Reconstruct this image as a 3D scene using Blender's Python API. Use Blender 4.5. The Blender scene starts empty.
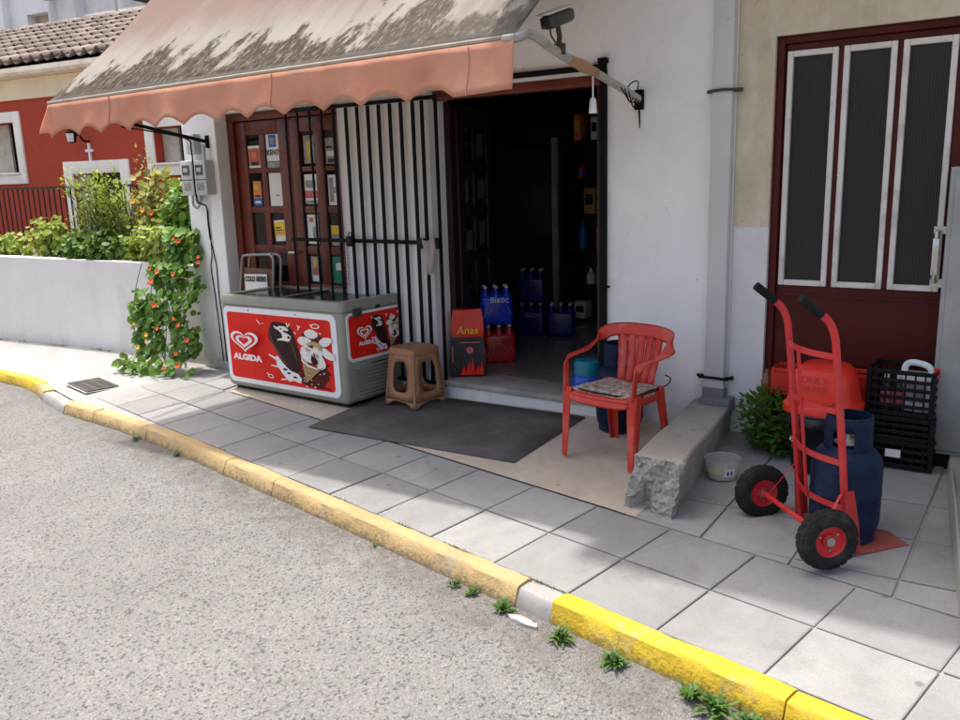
import bpy, bmesh, math, random
from mathutils import Vector, Matrix, noise, Euler
random.seed(11)
R = math.radians
C = bpy.context.scene.collection
SX, SY = 0.0221, 0.0578
PHI = R(-11.29)
GX = Vector((math.cos(PHI), math.sin(PHI))); GY = Vector((-math.sin(PHI), math.cos(PHI)))
FY = 1.10                                   # the shop front stands in the plane y = 1.10
def gz(x, y): return SX*x + SY*y            # the sloping pavement
def grid(s, b): p = GX*s + GY*b; return p.x, p.y

# ------------------------------------------------------------------ materials
class N:
    def __init__(self, name):
        self.m = bpy.data.materials.new(name); self.m.use_nodes = True
        self.t = self.m.node_tree; self.b = self.t.nodes['Principled BSDF']
        self.tc = self.t.nodes.new('ShaderNodeTexCoord')
    def n(self, typ, **kw):
        x = self.t.nodes.new('ShaderNode'+typ)
        for k, v in kw.items():
            if k in x.inputs.keys() if isinstance(k, str) else False: self.set(x.inputs[k], v)
            else: setattr(x, k, v)
        return x
    def set(self, sock, v):
        if isinstance(v, bpy.types.NodeSocket): self.t.links.new(v, sock)
        elif isinstance(v, (tuple, list)) and len(v) == 3 and sock.type == 'RGBA': sock.default_value = (*v, 1)
        else: sock.default_value = v
    def co(self, scale=(1,1,1), src='Object', rot=(0,0,0)):
        m = self.n('Mapping'); self.set(m.inputs['Vector'], self.tc.outputs[src]); m.inputs['Scale'].default_value = scale
        m.inputs['Rotation'].default_value = rot
        return m.outputs['Vector']
    def noise(self, scale, vec=None, detail=6, rough=.6, dist=0):
        x = self.n('TexNoise'); self.set(x.inputs['Vector'], vec or self.tc.outputs['Object'])
        x.inputs['Scale'].default_value = scale; x.inputs['Detail'].default_value = detail
        x.inputs['Roughness'].default_value = rough; x.inputs['Distortion'].default_value = dist
        return x.outputs['Fac']
    def voro(self, scale, vec=None, out='Distance', feature='F1', rnd=1):
        x = self.n('TexVoronoi'); x.feature = feature; self.set(x.inputs['Vector'], vec or self.tc.outputs['Object'])
        x.inputs['Scale'].default_value = scale; x.inputs['Randomness'].default_value = rnd
        return x.outputs[out]
    def ramp(self, fac, lo, hi, a=0., b=1.):
        x = self.n('MapRange'); x.clamp = True; self.set(x.inputs['Value'], fac)
        x.inputs['From Min'].default_value = lo; x.inputs['From Max'].default_value = hi
        x.inputs['To Min'].default_value = a; x.inputs['To Max'].default_value = b
        return x.outputs['Result']
    def mix(self, fac, a, b, mode='MIX'):
        x = self.n('Mix'); x.data_type = 'RGBA'; x.blend_type = mode
        self.set(x.inputs[0], fac); self.set(x.inputs[6], a); self.set(x.inputs[7], b)
        return x.outputs[2]
    def math(self, op, a, b=0.):
        x = self.n('Math'); x.operation = op; self.set(x.inputs[0], a); self.set(x.inputs[1], b); return x.outputs[0]
    def col(self, v): self.set(self.b.inputs['Base Color'], v)
    def rough(self, v): self.set(self.b.inputs['Roughness'], v)
    def bump(self, h, strength=.3, dist=.01):
        x = self.n('Bump'); self.set(x.inputs['Height'], h); x.inputs['Strength'].default_value = strength
        x.inputs['Distance'].default_value = dist; self.t.links.new(x.outputs['Normal'], self.b.inputs['Normal'])
    def attr(self, name='tint'):
        x = self.n('Attribute'); x.attribute_name = name; return x.outputs['Fac']
    def sep(self, vec):
        x = self.n('SeparateXYZ'); self.set(x.inputs[0], vec); return x.outputs

def scale_c(c, k): return tuple(max(0, min(1, v*k)) for v in c)
def mat(name, c, rough=.55, metal=0., var=.25, vs=5., bump=.15, bs=60., dirt=None, da=.5, ds=3., spec=.4, coat=0, tint=False):
    g = N(name)
    base = g.mix(g.ramp(g.noise(vs), .3, .7), scale_c(c, 1-var), scale_c(c, 1+var*.6))
    if dirt: base = g.mix(g.ramp(g.noise(ds, detail=9, rough=.72), .5, .72, 0, da), base, dirt)
    if tint: base = g.mix(1., base, g.ramp(g.attr(), 0, 1, .55, 1.35), 'MULTIPLY')
    g.col(base); g.b.inputs['Metallic'].default_value = metal
    g.rough(g.ramp(g.noise(vs*2.3), .3, .7, max(.03, rough-.12), min(1, rough+.12)))
    g.b.inputs['Specular IOR Level'].default_value = spec
    g.b.inputs['Coat Weight'].default_value = coat
    if bump: g.bump(g.noise(bs), bump, .004)
    return g.m

def m_asphalt():
    g = N('asphalt')
    big = g.noise(.55, detail=5); mid = g.noise(5, detail=6)
    c = g.mix(g.ramp(big, .35, .7), (.200,.198,.194), (.262,.259,.254))
    c = g.mix(g.ramp(mid, .35, .75, 0, .5), c, (.182,.180,.177))
    wv = g.n('VectorMath'); wv.operation = 'ADD'; nz_ = g.n('TexNoise'); nz_.inputs['Scale'].default_value = 160; g.set(nz_.inputs['Vector'], g.tc.outputs['Object'])
    sc_ = g.n('VectorMath'); sc_.operation = 'SCALE'; g.set(sc_.inputs[0], nz_.outputs['Color']); sc_.inputs['Scale'].default_value = .012
    g.set(wv.inputs[0], g.tc.outputs['Object']); g.set(wv.inputs[1], sc_.outputs[0]); wv = wv.outputs[0]
    st = g.voro(185, vec=wv, out='Color'); sv = g.sep(st)[0]
    c = g.mix(1., c, g.ramp(sv, 0, 1, .70, 1.22), 'MULTIPLY')
    st2 = g.voro(88, vec=wv, out='Color'); s2 = g.sep(st2)[1]
    c = g.mix(g.ramp(s2, .86, .89, 0, .66), c, (.06,.058,.056))
    c = g.mix(g.ramp(g.sep(st2)[0], .965, .98, 0, .25), c, (.42,.41,.40))
    c = g.mix(g.ramp(g.noise(1.6, detail=10, rough=.75), .66, .74, 0, .35), c, (.10,.095,.09))
    P_ = g.sep(g.tc.outputs['Object'])
    d_ = g.math('SUBTRACT', g.math('SUBTRACT', g.math('MULTIPLY', P_[0], -GY.x), g.math('MULTIPLY', P_[1], GY.y)), .52)
    dd = g.math('ADD', d_, g.ramp(g.noise(7, detail=7), .3, .7, -.14, .14))
    c = g.mix(g.math('MULTIPLY', g.ramp(dd, .02, .30, 1, 0), g.ramp(g.noise(22, detail=6), .3, .62, .25, .85)), c, (.125,.112,.098))
    c = g.mix(g.ramp(g.noise(.9, detail=4, dist=.6), .60, .72, 0, .35), c, (.33,.325,.318))
    c = g.mix(g.ramp(g.noise(1.25, vec=g.co((1,1,1), rot=(0,0,.6)), detail=5), .66, .70, 0, .4), c, (.12,.115,.11))
    oil = g.voro(.62); c = g.mix(g.math('MULTIPLY', g.ramp(g.math('ADD', oil, g.ramp(g.noise(9), .3, .7, -.03, .03)), .05, .11, .6, 0), 1.), c, (.08,.077,.075))
    ckv = g.n('TexVoronoi'); ckv.feature = 'DISTANCE_TO_EDGE'; ckv.inputs['Scale'].default_value = .33
    wq = g.n('VectorMath'); wq.operation = 'ADD'; ns_ = g.n('TexNoise'); ns_.inputs['Scale'].default_value = 3.5; ns_.inputs['Detail'].default_value = 6; g.set(ns_.inputs['Vector'], g.tc.outputs['Object'])
    s2_ = g.n('VectorMath'); s2_.operation = 'SCALE'; g.set(s2_.inputs[0], ns_.outputs['Color']); s2_.inputs['Scale'].default_value = .5
    g.set(wq.inputs[0], g.tc.outputs['Object']); g.set(wq.inputs[1], s2_.outputs[0]); g.set(ckv.inputs['Vector'], wq.outputs[0])
    c = g.mix(g.math('MULTIPLY', g.ramp(ckv.outputs['Distance'], .0, .0035, .5, 0), g.ramp(g.noise(.7), .5, .56)), c, (.06,.058,.056))
    g.col(c); g.rough(.92); g.b.inputs['Specular IOR Level'].default_value = .25
    h = g.math('ADD', g.math('MULTIPLY', g.voro(110), -1.), g.math('MULTIPLY', g.noise(30), .8))
    g.bump(h, .9, .008)
    return g.m
def m_slab(name='paving_slab', tone=(.312,.309,.302), tint=True):
    g = N(name)
    c = g.mix(g.ramp(g.noise(2.2, detail=8, rough=.7), .3, .72), scale_c(tone, .78), scale_c(tone, 1.14))
    c = g.mix(g.ramp(g.noise(9, detail=8, rough=.7), .52, .76, 0, .45), c, scale_c(tone, .5))
    c = g.mix(g.ramp(g.noise(210, detail=3), .38, .66, 0, .42), c, scale_c(tone, .55))
    c = g.mix(g.ramp(g.voro(120), .08, .2, .3, 0), c, scale_c(tone, 1.7))
    c = g.mix(g.ramp(g.noise(3.2, detail=10, rough=.8), .60, .72, 0, .5), c, scale_c(tone, .42))
    c = g.mix(g.ramp(g.noise(6.5, detail=10, rough=.8), .63, .70, 0, .4), c, scale_c(tone, 1.5))
    spots = g.voro(4.2, out='Distance')
    c = g.mix(g.ramp(spots, .045, .08, .65, 0), c, (.12,.11,.105))
    if tint: c = g.mix(1., c, g.ramp(g.attr(), 0, 1, .84, 1.12), 'MULTIPLY')
    ck = g.voro(.8, vec=None, out='Distance', feature='DISTANCE_TO_EDGE')
    msk = g.math('MULTIPLY', g.ramp(ck, .0, .008, 1, 0), g.ramp(g.noise(.8), .58, .62))
    c = g.mix(g.math('MULTIPLY', msk, .28), c, (.12,.115,.11))
    g.col(c); g.rough(.88); g.b.inputs['Specular IOR Level'].default_value = .3
    g.bump(g.math('ADD', g.noise(120, detail=4), g.noise(14)), .35, .004)
    return g.m
def m_block():
    g = N('rough_block_concrete')
    c = g.mix(g.ramp(g.noise(6, detail=9, rough=.75), .32, .68), (.40,.385,.35), (.64,.62,.575))
    pit = g.voro(38, feature='F1'); n2 = g.noise(26, detail=9, rough=.8)
    c = g.mix(g.ramp(n2, .54, .66, 0, .6), c, (.20,.185,.165))
    c = g.mix(g.ramp(g.voro(45), .08, .2, .6, 0), c, (.15,.14,.125))
    c = g.mix(g.ramp(g.noise(12, detail=6), .62, .68, 0, .7), c, (.62,.60,.56))
    g.col(c); g.rough(.95); g.b.inputs['Specular IOR Level'].default_value = .15
    g.bump(g.math('ADD', g.math('MULTIPLY', n2, -1.6), g.ramp(g.voro(40), 0, .3, -.5, 0)), 1., .02)
    return g.m
def m_plaster(name, c, stain=(.45,.42,.38), sa=.35, low=None):
    g = N(name)
    k = g.mix(g.ramp(g.noise(1.1, detail=7, rough=.65), .32, .7), scale_c(c, .9), scale_c(c, 1.05))
    st = g.noise(2.2, vec=g.co((3.2, 3.2, .35)), detail=9, rough=.7)
    k = g.mix(g.ramp(st, .52, .78, 0, sa), k, stain)
    k = g.mix(g.ramp(g.noise(26, detail=6), .60, .74, 0, sa*.6), k, scale_c(stain, .6))
    vq = g.n('VectorMath'); vq.operation = 'ADD'; nq = g.n('TexNoise'); nq.inputs['Scale'].default_value = 4; nq.inputs['Detail'].default_value = 7; g.set(nq.inputs['Vector'], g.tc.outputs['Object'])
    sq_ = g.n('VectorMath'); sq_.operation = 'SCALE'; g.set(sq_.inputs[0], nq.outputs['Color']); sq_.inputs['Scale'].default_value = .35
    g.set(vq.inputs[0], g.tc.outputs['Object']); g.set(vq.inputs[1], sq_.outputs[0])
    cr = g.math('MULTIPLY', g.ramp(g.voro(.75, vec=vq.outputs[0], feature='DISTANCE_TO_EDGE'), 0, .0035, .10, 0), g.ramp(g.noise(1.3), .50, .56))
    k = g.mix(cr, k, scale_c(stain, .45))
    k = g.mix(g.ramp(g.noise(.9, detail=3, dist=.4), .62, .635, 0, .35), k, scale_c(c, .80))
    k = g.mix(g.ramp(g.voro(6), .03, .05, .5, 0), k, scale_c(stain, .5))
    if low:                                    # splash dirt near the ground
        z = g.sep(g.tc.outputs['Object'])[2]
        f = g.math('MULTIPLY', g.ramp(z, low[0], low[1], 1, 0), g.ramp(g.noise(6, detail=8), .3, .7, .15, 1))
        k = g.mix(f, k, low[2])
    g.col(k); g.rough(.9); g.b.inputs['Specular IOR Level'].default_value = .2
    g.bump(g.math('ADD', g.noise(45, detail=6), g.noise(5, detail=3)), .28, .006)
    return g.m
def m_cream():
    g = N('stained_cream_plaster')
    z = g.sep(g.tc.outputs['Object'])[2]
    k = g.mix(g.ramp(g.noise(2.3, detail=9, rough=.7), .35, .68), (.49,.415,.295), (.69,.615,.485))
    k = g.mix(g.ramp(g.noise(5, vec=g.co((2,2,.4)), detail=8), .5, .75, 0, .65), k, (.72,.67,.58))
    k = g.mix(g.ramp(g.noise(17, detail=8), .62, .74, 0, .5), k, (.20,.16,.10))
    edge = g.math('ADD', z, g.ramp(g.noise(12), .3, .7, -.012, .012))
    k = g.mix(g.ramp(edge, 1.408, 1.416, 1, 0), k, g.mix(g.ramp(g.noise(3, detail=8), .35, .7), (.62,.62,.62), (.72,.71,.71)))
    g.col(k); g.rough(.92); g.b.inputs['Specular IOR Level'].default_value = .15
    g.bump(g.math('ADD', g.noise(50, detail=6), g.noise(8)), .4, .007)
    return g.m
def m_awning():
    g = N('faded_awning_canvas')
    uv = g.n('UVMap').outputs[0]; u, v = g.sep(uv)[0], g.sep(uv)[1]
    def st(su, sv, sc, d=8, r=.7, skew=.0):
        m = g.n('Mapping'); g.set(m.inputs['Vector'], uv); m.inputs['Scale'].default_value = (su, sv, 1); m.inputs['Rotation'].default_value = (0,0,skew)
        return g.noise(sc, m.outputs[0], d, r)
    pink = (.29,.215,.19); cream = (.36,.345,.31)
    band = g.math('ADD', v, g.ramp(st(.9,.5,2), .3, .7, -.22, .22))
    c = g.mix(g.ramp(band, .55, .98), cream, pink)
    c = g.mix(g.ramp(band, 1.05, 1.35, 0, .8), c, (.27,.20,.165))
    streak = st(6, .55, 1.6, 8, .6)
    c = g.mix(g.ramp(streak, .5, .72, 0, .6), c, (.235,.185,.145))
    c = g.mix(g.ramp(st(3, .3, 1.2), .52, .72, 0, .4), c, (.48,.46,.42))
    # mould near the front bar: ragged streaks
    d = g.math('ADD', g.ramp(st(2.2, .9, 1.6, 10, .72), .36, .66, -.34, .34), g.ramp(st(1.3,.3,1.3,3), .35, .65, -.22, .20))
    m1 = g.math('ADD', g.math('MULTIPLY', v, -1.), g.math('ADD', d, .47))
    mask = g.ramp(m1, -.03, .08)
    mask = g.math('MULTIPLY', mask, g.ramp(st(16, 4, 2.2, 8, .85), .36, .50))
    mask = g.math('MULTIPLY', mask, g.ramp(v, .02, .07, .35, 1))
    mask = g.math('MULTIPLY', mask, g.ramp(u, 2.7, 4.1, 1., .75))
    c = g.mix(g.math('MULTIPLY', mask, .93), c, (.048,.032,.022))
    g.col(c); g.rough(.9); g.b.inputs['Specular IOR Level'].default_value = .06
    g.bump(g.math('ADD', st(60,60,3,3), g.math('MULTIPLY', mask, .5)), .15, .004)
    tr = g.n('BsdfTranslucent'); g.set(tr.inputs['Color'], (.58,.44,.36))
    mx = g.n('MixShader'); mx.inputs[0].default_value = .30
    out = g.t.nodes['Material Output']
    g.t.links.new(g.b.outputs[0], mx.inputs[1]); g.t.links.new(tr.outputs[0], mx.inputs[2]); g.t.links.new(mx.outputs[0], out.inputs[0])
    return g.m
def m_valance():
    g = N('salmon_valance_canvas')
    c = g.mix(g.ramp(g.noise(3, detail=7), .35, .7), (.70,.35,.23), (.78,.45,.33))
    c = g.mix(g.ramp(g.noise(9, vec=g.co((1,1,.25)), detail=8), .56, .75, 0, .35), c, (.42,.20,.13))
    c = g.mix(g.ramp(g.noise(4, vec=g.co((.6,1,1)), detail=8), .6, .75, 0, .45), c, (.74,.47,.36))
    g.col(c); g.rough(.85); g.b.inputs['Specular IOR Level'].default_value = .15
    g.bump(g.noise(6, detail=4), .35, .02)
    tr = g.n('BsdfTranslucent'); g.set(tr.inputs['Color'], (.86,.48,.32))
    mx = g.n('MixShader'); mx.inputs[0].default_value = .42
    g.t.links.new(g.b.outputs[0], mx.inputs[1]); g.t.links.new(tr.outputs[0], mx.inputs[2])
    g.t.links.new(mx.outputs[0], g.t.nodes['Material Output'].inputs[0])
    return g.m
def m_yellow(name, c, wear):
    g = N(name)
    k = g.mix(g.ramp(g.noise(3, detail=7), .35, .68), scale_c(c, .84), scale_c(c, 1.06))
    k = g.mix(g.ramp(g.noise(7, detail=10, rough=.75), .60-wear*.16, .70-wear*.10, 0, .55+wear*.3), k, (.34,.29,.22))
    k = g.mix(g.ramp(g.noise(45, detail=6, rough=.7), .58, .68, 0, .45), k, (.26,.20,.09))
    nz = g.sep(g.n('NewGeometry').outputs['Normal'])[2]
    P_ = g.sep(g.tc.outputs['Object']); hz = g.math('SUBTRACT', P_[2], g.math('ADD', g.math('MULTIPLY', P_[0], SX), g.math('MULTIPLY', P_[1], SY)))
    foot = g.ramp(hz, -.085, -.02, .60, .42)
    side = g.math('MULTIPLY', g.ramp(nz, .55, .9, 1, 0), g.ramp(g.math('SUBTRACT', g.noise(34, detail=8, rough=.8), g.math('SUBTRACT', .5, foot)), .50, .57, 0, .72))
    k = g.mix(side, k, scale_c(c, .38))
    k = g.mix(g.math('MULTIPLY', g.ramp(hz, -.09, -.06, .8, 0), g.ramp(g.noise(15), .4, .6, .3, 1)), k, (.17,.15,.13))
    k = g.mix(g.ramp(g.noise(5, vec=g.co((1,3,1)), detail=10, rough=.8), .63, .68, 0, .5), k, (.40,.35,.26))
    g.col(k); g.rough(.75); g.bump(g.math('ADD', g.noise(70, detail=6), g.noise(12)), .6, .008)
    return g.m
def m_glass(name, c=(.02,.02,.022), rough=.06, alpha=None):
    g = N(name); g.col(g.mix(g.ramp(g.noise(2), .3, .7), scale_c(c, .8), c)); g.rough(rough)
    g.b.inputs['Specular IOR Level'].default_value = .6
    if alpha is not None:
        tr = g.n('BsdfTransparent'); mx = g.n('MixShader'); mx.inputs[0].default_value = alpha
        g.t.links.new(tr.outputs[0], mx.inputs[1]); g.t.links.new(g.b.outputs[0], mx.inputs[2])
        g.t.links.new(mx.outputs[0], g.t.nodes['Material Output'].inputs[0])
    return g.m
def m_ribbed():
    g = N('ribbed_dark_glass'); x = g.sep(g.tc.outputs['Object'])[0]
    w = g.math('SINE', g.math('MULTIPLY', x, 420.))
    g.col(g.mix(g.ramp(w, -1, 1), (.020,.021,.022), (.034,.035,.036))); g.rough(.25); g.b.inputs['Specular IOR Level'].default_value = .22
    g.bump(w, .2, .003); return g.m
def m_leaf(name, a, b, tr=.3):
    g = N(name)
    c = g.mix(g.attr(), a, b); c = g.mix(g.ramp(g.noise(30), .35, .7, 0, .35), c, scale_c(b, 1.2))
    g.col(c); g.rough(.5); g.b.inputs['Specular IOR Level'].default_value = .35
    t = g.n('BsdfTranslucent'); g.set(t.inputs['Color'], g.mix(.5, c, (.35,.45,.05)))
    mx = g.n('MixShader'); mx.inputs[0].default_value = tr
    g.t.links.new(g.b.outputs[0], mx.inputs[1]); g.t.links.new(t.outputs[0], mx.inputs[2])
    g.t.links.new(mx.outputs[0], g.t.nodes['Material Output'].inputs[0])
    return g.m
def m_cushion():
    g = N('floral_cushion_fabric')
    c = g.mix(g.ramp(g.noise(14, detail=6, dist=1.5), .42, .56), (.20,.13,.10), (.40,.31,.25))
    c = g.mix(g.ramp(g.noise(18, vec=g.co((1,2.2,1)), detail=3, dist=2.5), .57, .60, 0, .9), c, (.66,.58,.54))
    c = g.mix(g.ramp(g.noise(11, detail=3, dist=2), .60, .64, 0, .8), c, (.42,.12,.10))
    c = g.mix(g.ramp(g.noise(23, detail=3, dist=2), .62, .65, 0, .8), c, (.06,.05,.05))
    g.col(c); g.rough(.95); g.bump(g.noise(60), .5, .006); return g.m
def m_cloth_tile():
    g = N('roof_tile_clay')
    t = g.attr()
    c = g.mix(t, (.12,.09,.075), (.34,.27,.225))
    c = g.mix(g.ramp(g.noise(4, detail=9, rough=.7), .48, .7, 0, .7), c, (.20,.175,.16))
    c = g.mix(g.ramp(g.noise(16, detail=6), .62, .7, 0, .5), c, (.50,.46,.42))
    g.col(c); g.rough(.95); g.bump(g.noise(30, detail=6), .4, .01); return g.m

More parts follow.
